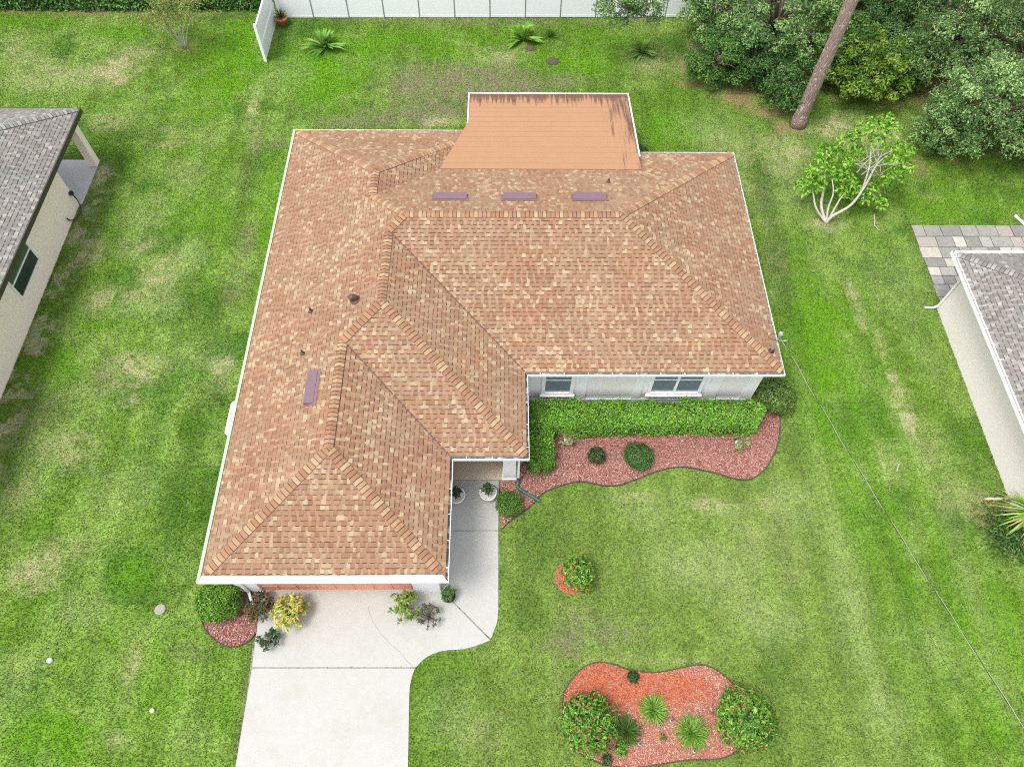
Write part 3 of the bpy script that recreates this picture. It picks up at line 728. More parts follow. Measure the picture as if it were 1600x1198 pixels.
for n, (o, e, s, nr, w, h, tint, tooth) in enumerate(items):
    if n < 300:
        pal = MAIN_LIGHT + (MAIN_TEETH if tooth else MAIN_GAP)
        k = min(range(len(pal)), key=lambda i: sum((pal[i][j] - tint[j]) ** 2 for j in range(3)))
        ob = bpy.data.objects.new('shingle', shingle_mesh((tooth, k), pal[k], tooth)); col.objects.link(ob); ob.parent = roof
        ob.matrix_basis = Matrix(((e[0]*w, s[0]*h, nr[0], o[0]), (e[1]*w, s[1]*h, nr[1], o[1]), (e[2]*w, s[2]*h, nr[2], o[2]), (0,0,0,1)))
    else:
        hi, lo = (.015, .003) if tooth else (.007, .002)
        c = [o + nr * hi, o + e * w + nr * hi, o + e * w + s * h + nr * lo, o + s * h + nr * lo]; l = [o - nr*.004, o + e*w - nr*.004, o + e*w + s*h - nr*.004, o + s*h - nr*.004]
        field.poly(c, tint)
        for k in range(4): field.poly([c[(k+1)%4], c[k], l[k], l[(k+1)%4]], tint)
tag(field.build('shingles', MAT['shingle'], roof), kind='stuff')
CAP_PAL = [(.34,.19,.128),(.40,.235,.155),(.30,.155,.10),(.37,.21,.14),(.47,.33,.22),(.50,.37,.26),(.33,.18,.12),(.43,.275,.185),(.31,.165,.11)]
low = lambda x, y: (x, y, Z(min(abs(x - xL), abs(x - xg), abs(x - xb), abs(x - xr))) + .012)
up = lambda p, d=.012: (p[0], p[1], p[2] + d)
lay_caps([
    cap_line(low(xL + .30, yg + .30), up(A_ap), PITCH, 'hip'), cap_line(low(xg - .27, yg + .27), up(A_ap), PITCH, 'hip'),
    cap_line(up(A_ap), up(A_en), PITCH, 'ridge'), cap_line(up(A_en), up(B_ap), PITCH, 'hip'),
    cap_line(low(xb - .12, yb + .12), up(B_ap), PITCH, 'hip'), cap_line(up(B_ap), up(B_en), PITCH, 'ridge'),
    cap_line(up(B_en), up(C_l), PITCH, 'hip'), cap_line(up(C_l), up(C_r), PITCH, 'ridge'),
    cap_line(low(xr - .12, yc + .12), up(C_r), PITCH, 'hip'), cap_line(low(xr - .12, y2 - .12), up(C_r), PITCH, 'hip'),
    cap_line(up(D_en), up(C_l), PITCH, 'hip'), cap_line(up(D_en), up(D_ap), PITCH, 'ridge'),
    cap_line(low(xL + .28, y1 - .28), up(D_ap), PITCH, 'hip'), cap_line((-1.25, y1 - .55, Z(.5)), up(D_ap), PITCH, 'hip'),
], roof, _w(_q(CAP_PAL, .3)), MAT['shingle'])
# dark weathered strip in each valley
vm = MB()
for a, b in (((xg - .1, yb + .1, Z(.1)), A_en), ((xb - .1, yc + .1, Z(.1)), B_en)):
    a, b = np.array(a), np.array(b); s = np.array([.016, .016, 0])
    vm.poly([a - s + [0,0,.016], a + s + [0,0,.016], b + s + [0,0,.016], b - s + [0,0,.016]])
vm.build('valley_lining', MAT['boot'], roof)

# roof vents: low hoods and pipes
def hood(cx, cy, along, across, dirx, diry, plane):
    """a low slant-top hood; (dirx, diry) points up the slope"""
    ux, uy = dirx, diry; sx, sy = -uy, ux
    P = lambda a, b, h: (cx + sx * a + ux * b, cy + sy * a + uy * b, plane(cx + sx * a + ux * b, cy + sy * a + uy * b) + h)
    A, B = along / 2, across / 2; m = MB()
    lo, hi = .13, .035
    t = [P(-A, -B, lo), P(A, -B, lo), P(A, B, hi), P(-A, B, hi)]; b = [P(-A, -B, 0.01), P(A, -B, .01), P(A, B, .01), P(-A, B, .01)]
    m.poly(t)
    for k in range(4): m.poly([b[k], b[(k+1)%4], t[(k+1)%4], t[k]])
    f = [P(-A - .07, -B, .022), P(A + .07, -B, .022), P(A + .07, B + .1, .022), P(-A - .07, B + .1, .022)]
    m.build('roof_vent', MAT['vent'], roof)
    mo = MB(); mo.poly([P(-A + .02, -B - .004, .03), P(A - .02, -B - .004, .03), P(A - .02, -B - .004, lo - .02), P(-A + .02, -B - .004, lo - .02)]); mo.poly([P(A + .004, -B + .01, .03), P(A + .004, B - .06, .03), P(A + .004, -B + .01, lo - .02)]); mo.build('vent_mouth', MAT['boot'], roof)
    fl = MB(); fl.poly(f); fl.build('vent_flange', MAT['vent'], roof)
zb = lambda x, y: Z(y2 - y); zl = lambda x, y: Z(x - xL); zr = lambda x, y: Z(xr - x)
for x in (-1.83, .58, 3.03): hood(x, 18.58, 1.15, .36, 0, -1, zb)
hood(-5.80, 11.15, 1.12, .30, 1, 0, zl)
def pipe(x, y, h, r, pl, hoodlike=False):
    z = pl(x, y); m = MB()
    m.tube([(x, y, z - .05), (x, y, z + h)], r, 10)
    m.lathe((x, y, z), [(r * 2.4, .0), (r * 2.0, .05), (r, .09)], 12)
    if hoodlike:
        m.tube([(x, y, z + h - .02), (x - .10, y - .05, z + h + .06), (x - .17, y - .1, z + h + .02)], r * 1.25, 10)
    m.build('vent_pipe', MAT['boot'], roof)
pipe(-4.68, 14.15, .17, .085, zl, True); pipe(-6.23, 14.12, .22, .035, zl); pipe(-6.27, 12.5, .22, .035, zl)
pipe(3.83, 19.75, .2, .035, zb)

# orange sheet roof over the back porch
pz = lambda y: EAVE + .004 + .12 * (25.95 - y)
PORCH = [(-1.38, 25.92), (5.21, 25.92), (5.21, 20.86), (-2.36, 20.86), (-1.45, 23.70)]
zo = 0.03
porch = empty('porch_roof', (0, 0, 0), None, None); porch.parent = house; del_keys = None
edges = [20.86] + [20.86 + .3373 * k for k in range(1, 15)] + [25.92]
pp = [(a[1], a[0]) for a in PORCH]
for a, b in zip(edges[:-1], edges[1:]):
    c = clip_rect(pp, a, b, -9, 9)
    m = MB(); top = [(q[1], q[0], pz(q[0]) + zo + (.012 * (q[0] - a) / (b - a))) for q in c]; bot = [(x, y, z - .09) for x, y, z in top]
    ar = sum(top[k][0]*top[(k+1)%len(top)][1]-top[(k+1)%len(top)][0]*top[k][1] for k in range(len(top)))
    if ar < 0: top = top[::-1]; bot = bot[::-1]
    n = len(top); m.poly(top)
    for k in range(n): m.poly([bot[k], bot[(k+1)%n], top[(k+1)%n], top[k]])
    m.build('roofing_sheet', MAT['porch_sheet'], porch)
sm = MB()
for y in edges[1:-1]:
    xa = -1.37 if y > 23.75 else -1.40 - (23.72 - y) * .327
    sm.poly([(xa, y - .007, pz(y) + zo + .014), (5.2, y - .007, pz(y) + zo + .014), (5.2, y + .007, pz(y) + zo + .0135), (xa, y + .007, pz(y) + zo + .0135)])
sm.build('lap_seams', plain('felt_seam', (.275, .145, .077), .9, 3, .25), porch)
m = MB(); m.box((-1.44, 25.925, 2.42), (5.27, 25.99, 2.60)); m.box((5.215, 22.5, 2.42), (5.262, 25.924, 2.5))
m.build('porch_fascia', MAT['white_paint'], porch)
def verge(x, ya, yb_):
    m = MB(); w = .05
    m.poly([(x - w/2, ya, pz(ya) + .062), (x + w/2, ya, pz(ya) + .062), (x + w/2, yb_, pz(yb_) + .062), (x - w/2, yb_, pz(yb_) + .062)])
    m.poly([(x + w/2, ya, pz(ya) + .062), (x + w/2, ya, pz(ya) - .12), (x + w/2, yb_, pz(yb_) - .12), (x + w/2, yb_, pz(yb_) + .062)])
    m.poly([(x - w/2, yb_, pz(yb_) + .062), (x - w/2, yb_, pz(yb_) - .12), (x - w/2, ya, pz(ya) - .12), (x - w/2, ya, pz(ya) + .062)])
    m.build('verge_trim', MAT['white_paint'], porch)
verge(5.235, 21.6, 25.92); verge(-1.41, 23.74, 25.92)
m = MB()
for x in (-1.0, 2.0, 4.85): m.box((x, 25.5, 0), (x + .1, 25.6, 2.5))
m.box((-1.0, 25.52, 0), (4.95, 25.58, .5)); m.build('porch_posts', MAT['white_paint'], porch)

# gutters, soffit, walls
GP = [(0, 2.55), (0, 2.43), (.115, 2.43), (.115, 2.565), (.105, 2.565), (.105, 2.445), (.014, 2.445), (.014, 2.55)]
rings = [inset(OUT, d) for d, z in GP]
NAMES = {}
for i in range(10):
    m = MB(); j = (i + 1) % 10
    for k in range(len(GP)):
        k2 = (k + 1) % len(GP)
        a, b, c, d = rings[k][i], rings[k][j], rings[k2][j], rings[k2][i]
        m.poly([(*a, GP[k][1]), (*d, GP[k2][1]), (*c, GP[k2][1]), (*b, GP[k][1])])
    A, B = np.array(OUT[i]), np.array(OUT[j]); d = (B - A); L = np.linalg.norm(d); d /= L; nin = np.array([-d[1], d[0]])
    for q in range(int(L / .78)):
        c = A + d * (.4 + q * .78); a1 = c - d * .014; a2 = c + d * .014 + nin * .112
        m.box((min(a1[0], a2[0]), min(a1[1], a2[1]), 2.551), (max(a1[0], a2[0]), max(a1[1], a2[1]), 2.557))
    if i in (7, 8): pass
    gut = m.build('gutter', MAT['gutter_green'] if i == 9 else MAT['gutter_white'], house)
    if i in (0, 9):      # leaf guard
        w_ = .125 if i == 9 else .165
        a, b, c, d4 = (inset(OUT, x)[y] for x, y in ((.016, i), (.016, j), (w_, j), (w_, i)))
        gm = MB(); gm.poly([(*a, 2.552), (*b, 2.552), (*c, 2.64), (*d4, 2.64)]); gm.poly([(*a, 2.535), (*d4, 2.6), (*c, 2.6), (*b, 2.535)]); gm.poly([(*a, 2.535), (*b, 2.535), (*b, 2.552), (*a, 2.552)]); gm.poly([(*d4, 2.6), (*d4, 2.64), (*c, 2.64), (*c, 2.6)])
        gm.build('leaf_guard', MAT['gutter_green'] if i == 9 else MAT['gutter_white'], gut)
    else:
        a, b, c, d4 = (inset(OUT, x)[y] for x, y in ((.016, i), (.016, j), (.103, j), (.103, i)))
        MB().prism([a, b, c, d4], 2.447, 2.475).build('leaf_litter', MAT['litter'], gut)
so_poly = inset(OUT, .1)
MB().prism([tuple(p) for p in so_poly], 2.405, 2.425).build('soffit', MAT['white_paint'], house)
yw, ygw = yc + OV, yg + OV
m = MB(); Wp = inset(OUT, OV)
segs = [(9, 'l'), (1, 'gr'), (4, 'c'), (5, 'r'), (6, 'b'), (7, 'b'), (8, 'b')]
def wall_quad(p, q, z0=0, z1=2.404, t=.15):
    p, q = np.array(p[:2]), np.array(q[:2]); d = (q - p) / np.linalg.norm(q - p); n = np.array([-d[1], d[0]]) * t
    MBq.prism([p, q, q + n, p + n], z0 - .05, z1)
MBq = m
for i, _ in segs: 
    a, b = Wp[i], Wp[(i + 1) % 10]; dd = (b - a) / np.linalg.norm(b - a) * .003
    wall_quad(a + dd, b - dd)
# entry recess behind the porch, garage front either side of the door
wall_quad((wx + .15, 12.2), (xb - OV, 12.2)); wall_quad((.2, 9.95), (.2, 12.2))
m.build('wall', MAT['white_stucco'], house)
DX0, DX1 = -7.34, -2.72
m = MB(); m.box((xL + OV + .003, ygw, -.05), (DX0, ygw + .15, 2.404)); m.box((DX1, ygw, -.05), (xg - OV - .003, ygw + .15, 2.404)); m.box((DX0 + .001, ygw + .001, 2.12), (DX1 - .001, ygw + .149, 2.404))
m.build('garage_wall', MAT['white_stucco'], house)
gd = MB()
gd.box((DX0 + .002, ygw + .06, .035), (DX1 - .002, ygw + .1, 2.12)); gdo = gd.build('garage_door', MAT['salmon'], house)
for r in range(4):
    for c in range(8):
        w = (DX1 - DX0) / 8; x0 = DX0 + c * w + .06; z0 = .035 + r * .52 + .06
        MB().box((x0, ygw + .045, z0), (x0 + w - .12, ygw + .0595, z0 + .4)).build('door_panel', MAT['salmon'], gdo)
# entry pillar
m = MB(); m.box((.0, yb + OV - .01, 0), (.42, yb + OV + .41, 2.404)); m.box((-.03, yb + OV - .04, 0.005), (.45, yb + OV + .44, .16)); m.box((-.03, yb + OV - .04, 2.2), (.45, yb + OV + .44, 2.403))
m.build('pillar', MAT['white_stucco'], house)
# front wall trim
for x0, x1, z0, z1 in ((.42, 1.0, .3, 2.403), (2.62, 2.86, .3, 2.403), (4.48, 4.78, .3, 2.403), (7.05, 7.43, .3, 2.403), (8.30, 8.72, .3, 2.403)):
    MB().box((x0, yw - .045, z0), (x1, yw - .002, z1)).build('pilaster', MAT['white_paint'], house)
MB().box((.42, yw - .0445, 2.1), (8.72, yw - .003, 2.402)).build('frieze_trim', MAT['white_paint'], house)
for x0, x1 in ((2.862, 4.478), (7.432, 8.298)): MB().box((x0, yw - .018, .55), (x1, yw - .004, 2.098)).build('wall_panel', MAT['panel_stucco'], house)
MB().box((.421, yw - .06, 0), (8.74, yw - .003, .298)).build('base_trim', MAT['base_trim'], house)
def window(x0, x1, z0, z1, n=1):
    m = MB(); y = yw
    m.box((x0 - .12, y - .06, z0 - .1), (x0, y - .004, z1 + .1)); m.box((x1, y - .06, z0 - .1), (x1 + .12, y - .004, z1 + .1))
    m.box((x0 + .001, y - .059, z1), (x1 - .001, y - .005, z1 + .1)); 
    for k in range(1, n): 
        xm = x0 + (x1 - x0) * k / n; m.box((xm - .045, y - .057, z0), (xm + .045, y - .006, z1))
    w = m.build('window', MAT['white_paint'], house)
    MB().box((x0 - .17, y - .16, z0 - .16), (x1 + .17, y - .061, z0 - .09)).box((x0 + .002, y - .1, z0 - .088), (x1 - .002, y - .007, z0)).build('sill', MAT['white_paint'], w)
    for k in range(n):
        a = x0 + (x1 - x0) * k / n + (.046 if k else .002); b = x0 + (x1 - x0) * (k + 1) / n - (.046 if k < n - 1 else .002)
        MB().box((a, y - .03, z0), (b, y - .012, z1)).build('pane', MAT['glass'], w)
        zm = z0 + .78
        MB().box((a + .001, y - .045, zm), (b - .001, y - .031, zm + .05)).build('sash_rail', MAT['white_paint'], w)
        MB().box((a + .001, y - .05, z0 + .002), (b - .001, y - .031, z0 + .04)).build('sash_rail', MAT['white_paint'], w)
window(1.44, 2.30, .78, 2.05); window(5.10, 6.72, .80, 2.05, 2)
# downspouts
a = at(360, 914, 2.42); MB().tube([(xL + .55, yg + .06, 2.43), (xL + .60, yg + .25, 2.2), (xL + .68, ygw - .05, 1.9), (xL + .68, ygw - .05, .25), (xL + .78, ygw - .30, .12), (xL + .95, ygw - .5, .09)], .045, 8).build('downspout', MAT['white_paint'], house)
MB().tube([(.52, yb + .06, 2.43), (.50, yb + .2, 2.2), (.505, yb + OV - .05, 2.0), (.505, yb + OV - .055, .35)], .04, 8).build('downspout', MAT['white_paint'], house)
# white air conditioning unit on its pad by the left wall
ac = empty('air_conditioner', (-8.7, 11.5, 0), 'white boxed air conditioning unit beside the left wall, mostly under the gutter', 'air conditioner')
q = [(-9.17, 10.95), (-9.09, 10.87), (-8.28, 10.87), (-8.20, 10.95), (-8.20, 12.05), (-8.28, 12.13), (-9.09, 12.13), (-9.17, 12.05)]
MB().prism(q, .06, .93).build('cabinet', MAT['white_paint'], ac)
MB().prism(inset(q, -.02), .931, .97).build('lid', MAT['white_paint'], ac)
MB().lathe((-8.6, 11.5, .971), [(.34, 0), (.34, .02), (.30, .025), (.30, .004), (.001, .004)], 20).build('fan_grille', MAT['black'], ac)
MB().prism(inset(q, -.08), -.03, .059).build('pad', MAT['concrete'], ac)

# service mast with its loops
mx_, my_ = 8.78, 13.03; mz = zr(mx_, my_)
m = MB(); m.tube([(mx_, my_, mz - .1), (mx_, my_, mz + .95)], .032, 10); mast = m.build('service_mast', MAT['galv'], house)
MB().lathe((mx_, my_, mz), [(.11, -.02), (.085, .05), (.04, .09)], 14).build('mast_boot', MAT['black'], mast)
MB().lathe((mx_, my_, mz + .9), [(.04, 0), (.075, .03), (.08, .11), (.05, .17), (.004, .19)], 12).build('weatherhead', MAT['galv'], mast)
MB().tube([(mx_ + .05 + .22 * math.sin(t) , my_ - .02 - .16 * t / 3, mz + .78 - .12 * math.cos(t) + .0 * t) for t in np.linspace(0, 3.3, 14)], .012, 5).build('wire_loop', MAT['galv'], mast)
MB().tube([(mx_ - .05 - .25 * math.sin(t), my_ + .12 * t / 3, mz + .75 - .1 * math.cos(t)) for t in np.linspace(0, 3.3, 12)], .009, 5).build('wire_loop', MAT['black'], mast)
def cable(p, q, sag, r, mats, label):
    p, q = np.array(p), np.array(q); n = 46
    P = [p + (q - p) * t + np.array([0, 0, -4 * sag * t * (1 - t)]) for t in np.linspace(0, 1, n)]
    e = empty('overhead_cable', p, label, 'cable')
    k = len(mats)
    for i, mt in enumerate(mats):
        Q = [a + r * 1.3 * np.array([math.cos(j * .9 + i * 2 * math.pi / k), 0, math.sin(j * .9 + i * 2 * math.pi / k)]) * (k > 1) for j, a in enumerate(P)]
        MB().tube(Q, r, 5).build('strand', MAT[mt], e)
end = at(1648, 1208, 6.2)
cable((mx_ + .03, my_ - .05, mz + .85), end, .18, .0085, ['black', 'galv'], 'twisted black and silver service cable sagging across the right lawn')
cable((mx_ + .02, my_ - .1, mz + .45), at(1620, 1290, 5.6), .16, .0045, ['black'], 'thin dark telephone line below the twisted service cable')

# ------------------------------------------------------------------ left neighbour
lh = empty('house', (-22, 15, 0), 'beige house with grey shingle roof at the left edge', 'house')
def neighbour_roof(par, corner, dirx, depth, length, pitch, cap_n, gut):
    """hip corner of a roof: eave along y (southwards) and along x (away)"""
    cx, cy = corner; h = depth / 2; ze = NEAVE
    sx = dirx
    ap = (cx + sx * h, cy - h, ze + pitch * h); ap2 = (cx + sx * h, cy - length + h, ze + pitch * h)
    p1 = [(cx, cy, ze), (cx, cy - length, ze), ap2, ap] 
    p2 = [(cx, cy, ze), (cx + sx * depth, cy, ze), ap]
    p3 = [(cx, cy - length, ze), (cx + sx * depth, cy - length, ze), ap2]
    p4 = [(cx + sx * depth, cy, ze), (cx + sx * depth, cy - length, ze), ap2, ap]
    d = MB()
    for p in (p1, p2, p3, p4): d.poly([(x, y, z - .006) for x, y, z in p])
    e4 = [(cx, cy), (cx + sx * depth, cy), (cx + sx * depth, cy - length), (cx, cy - length)]
    d.poly([(*p, ze - .1) for p in e4])
    r = d.build('roof', MAT['grey_felt'], par)
    f = MB()
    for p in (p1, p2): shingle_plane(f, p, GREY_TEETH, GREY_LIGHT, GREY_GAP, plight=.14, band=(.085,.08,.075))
    tag(f.build('shingles', MAT['shingle'], r), kind='stuff')
    low_ = (cx + sx * .05, cy - .05, ze + pitch * .05 + .012); hi_ = (ap[0], ap[1], ap[2] + .012)
    L = cap_line(low_, hi_, pitch, 'hip')[:cap_n]
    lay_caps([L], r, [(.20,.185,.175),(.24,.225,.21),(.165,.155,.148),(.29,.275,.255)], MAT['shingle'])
    return r
neighbour_roof(lh, (LH_X, LH_Y), -1, 13, 19, .36, 30, None)
m = MB(); m.box((LH_X - .01, LH_Y - 19, NEAVE - .2), (LH_X + .05, LH_Y + .05, NEAVE + .012)); m.box((LH_X - 13, LH_Y + .001, NEAVE - .2), (LH_X - .011, LH_Y + .05, NEAVE + .011))
m.build('fascia', MAT['dark_fascia'], lh)
WXL = -17.72
m = MB(); m.box((WXL - .15, 6, -.05), (WXL, 22.12, NEAVE - .21)); m.box((WXL - 8, 22.0, -.05), (WXL - .151, 22.119, NEAVE - .21)); lw = m.build('wall', MAT['beige_stucco'], lh)
def Xp(u, v, x):
    d = ray(u, v); k = x / d[0]; return (x, d[1] * k, CAMZ + d[2] * k)
wa = Xp(26, 400, WXL); wb = Xp(58, 437, WXL); 
wy0, wy1 = Xp(47, 456, WXL)[1], wa[1]; wz0 = wb[2] ; 
m = MB(); wy0, wy1, wz0, wz1 = 16.55, 18.35, .95, 2.2
m.box((WXL + .002, wy0 - .07, wz0 - .07), (WXL + .05, wy0, wz1 + .07)); m.box((WXL + .002, wy1, wz0 - .07), (WXL + .05, wy1 + .07, wz1 + .07))
m.box((WXL + .003, wy0 + .001, wz0 - .07), (WXL + .049, wy1 - .001, wz0)); m.box((WXL + .003, wy0 + .001, wz1), (WXL + .049, wy1 - .001, wz1 + .07)); ym = (wy0 + wy1) / 2
m.box((WXL + .004, wy0 + .002, (wz0 + wz1) / 2 - .03), (WXL + .045, wy1 - .002, (wz0 + wz1) / 2 + .03))
w = m.build('window', MAT['white_paint'], lh)
MB().box((WXL + .003, wy0 + .002, wz0 + .002), (WXL + .02, wy1 - .002, (wz0 + wz1) / 2 - .032)).build('pane', MAT['dark_glass'], w)
MB().box((WXL + .003, wy0 + .002, (wz0 + wz1) / 2 + .032), (WXL + .02, wy1 - .002, wz1 - .002)).build('pane', MAT['green_screen'], w)
MB().box((-17.95, 24.35, .03), (-17.6, 24.7, NEAVE - .21)).build('porch_post', MAT['beige_stucco'], lh)
MB().prism([(-17.6, 22.125), (-17.58, 24.74), (-23, 24.74), (-23, 22.125)], -.05, .03).build('patio_slab', MAT['patio_concrete'], lh)
hp = [Xp(124, 298, WXL + .06), Xp(131, 306, WXL + .1), Xp(131, 318, WXL + .2)]
tag(MB().tube(smooth_path([(WXL + .05, 22.0, .75), (WXL + .12, 21.98, .62), (WXL + .16, 21.95, .3), (WXL + .22, 21.7, .06), (WXL + .12, 21.25, .06), (WXL + .06, 21.0, .25), (WXL + .05, 20.95, .42)], 5), .025, 6).box((WXL + .001, 21.93, .68), (WXL + .13, 22.08, .82)).build('garden_hose', MAT['black']),
    'black hose hanging from the tap on the beige wall', 'hose')

# ------------------------------------------------------------------ right neighbour
rh = empty('house', (22, 12, 0), 'cream house with grey roof and white gutter at the right edge', 'house')
neighbour_roof(rh, (RH_X, RH_Y), 1, 13, 16, .36, 26, None)
m = MB()
gx0 = RH_X - .12
for (x0, y0, x1, y1_) in ((gx0, RH_Y - 16, RH_X, RH_Y + .12), (RH_X + .001, RH_Y, RH_X + 13, RH_Y + .12)):
    vert = (x1 - x0) < (y1_ - y0)
    m.box((x0, y0, NEAVE - .13), (x1, y1_, NEAVE - .115))
    if vert:
        m.box((x0, y0, NEAVE - .114), (x0 + .015, y1_, NEAVE + .01)); m.box((x1 - .015, y0, NEAVE - .114), (x1, y1_ - .12, NEAVE + .0))
        y = y0 + .3
        while y < y1_: m.box((x0 + .001, y, NEAVE + .011), (x1 + .03, y + .03, NEAVE + .018)); y += .62
    else:
        m.box((x0, y1_ - .015, NEAVE - .114), (x1, y1_, NEAVE + .01)); m.box((x0, y0, NEAVE - .114), (x1, y0 + .015, NEAVE))
        x = x0 + .3
        while x < x1: m.box((x, y0 - .03, NEAVE + .011), (x + .03, y1_ - .001, NEAVE + .018)); x += .62
gt = m.build('gutter', MAT['white_paint'], rh)
MB().box((gx0 + .016, RH_Y - 16, NEAVE - .113), (RH_X - .016, RH_Y + .1, NEAVE - .07)).build('leaf_litter', plain('rusty_litter', (.22, .17, .15), .9, 6, .3), gt)
MB().box((16.78, 2.2, -.05), (16.93, 16.78, NEAVE - .13)).box((16.931, 16.63, -.05), (29, 16.779, NEAVE - .13)).build('wall', MAT['cream_stucco'], rh)
MB().prism([(RH_X, RH_Y - .01), (RH_X, RH_Y - 16), (16.77, RH_Y - 16), (16.77, RH_Y - .01)], NEAVE - .14, NEAVE - .125).build('soffit', MAT['white_paint'], rh)
MB().tube([(RH_X - .05, 16.7, NEAVE - .12), (16.6, 16.72, NEAVE - .4), (16.72, 16.74, NEAVE - .6), (16.72, 16.74, .22), (16.6, 16.74, .1), (16.28, 16.76, .07)], .05, 4).build('downspout', MAT['white_paint'], rh)

patio = empty('patio', (19, 19, 0), None, None); tag(patio, 'grey stone paver patio behind the cream house', kind='structure')
MB().box((PAV_X0, PAV_Y0, -.05), (PAV_X1, PAV_Y1, .012)).build('sand_bed', MAT['soil'], patio)
PP = [(.27,.265,.245),(.21,.205,.19),(.30,.295,.27),(.38,.36,.31),(.24,.235,.215),(.31,.28,.25),(.40,.385,.34),(.20,.20,.185)]
y = PAV_Y1; 
while y > PAV_Y0 + .2:
    h = random.choice((.45, .58, .62)); x = PAV_X0 + random.choice((0, 0, -.03))
    if y - h < PAV_Y0: h = y - PAV_Y0
    while x < PAV_X1 - .1:
        w = min(random.choice((.62, .7, .82, .48)), PAV_X1 - x)
        gp = .014; zt = .03 + random.uniform(0, .014); t = pick(PP)
        m = MB(); a = [(x + gp, y - h + gp), (x + w - gp, y - h + gp), (x + w - gp, y - gp), (x + gp, y - gp)]
        b = inset(a, .015)
        m.prism(a, 0, zt - .01, t); m.poly([(*p, zt) for p in b], t)
        for k in range(4): m.poly([(*a[k], zt - .01), (*a[(k+1)%4], zt - .01), (*b[(k+1)%4], zt), (*b[k], zt)], t)
        m.build('paver', MAT['paver'], patio)
        x += w
    y -= h
tag(MB().tube([at(1586, 337, .06), at(1598, 348, .06), at(1612, 362, .06)], .06, 8).build('drain_pipe', MAT['white_paint']), 'white plastic pipe lying at the far end of the paver patio', 'pipe')

# ------------------------------------------------------------------ white vinyl fence
fence = empty('fence', (0, 35.1, 0), 'long white vinyl fence across the back of the yard', 'fence')
fx = -11.45; k = 0
while fx < 12.5:
    x0, x1 = fx, fx + 1.80
    yy = 35.1 + .012 * (fx + 11)
    MB().box((x0 + .03, yy, .04), (x1 - .03, yy + .04, 1.80)).build('fence_panel', MAT['white_vinyl'], fence)
    MB().box((x0 + .031, yy - .012, 1.80), (x1 - .031, yy + .052, 1.87)).box((x0 + .031, yy - .008, .041), (x1 - .031, yy - .001, .16)).build('rail', MAT['white_vinyl'], fence)
    MB().box((x1 - .028, yy + .015, 0), (x1 + .028, yy + .09, 1.9)).build('fence_post', MAT['galv'], fence)
    fx += 1.80
sf = empty('fence', (-11.5, 33.3, 0), 'short white vinyl fence return running forward beside the terracotta pot', 'fence')
MB().box((-11.53, 31.68, .05), (-11.49, 35.0, 1.74)).build('fence_panel', MAT['white_vinyl'], sf)
MB().box((-11.545, 31.67, 1.741), (-11.475, 35.0, 1.83)).build('rail', MAT['white_vinyl'], sf)
MB().box((-11.488, 31.70, .8), (-11.46, 35.0, .9)).build('rail', MAT['white_vinyl'], sf)
MB().box((-11.58, 31.54, 0), (-11.45, 31.668, 1.92)).build('fence_post', MAT['white_vinyl'], sf)

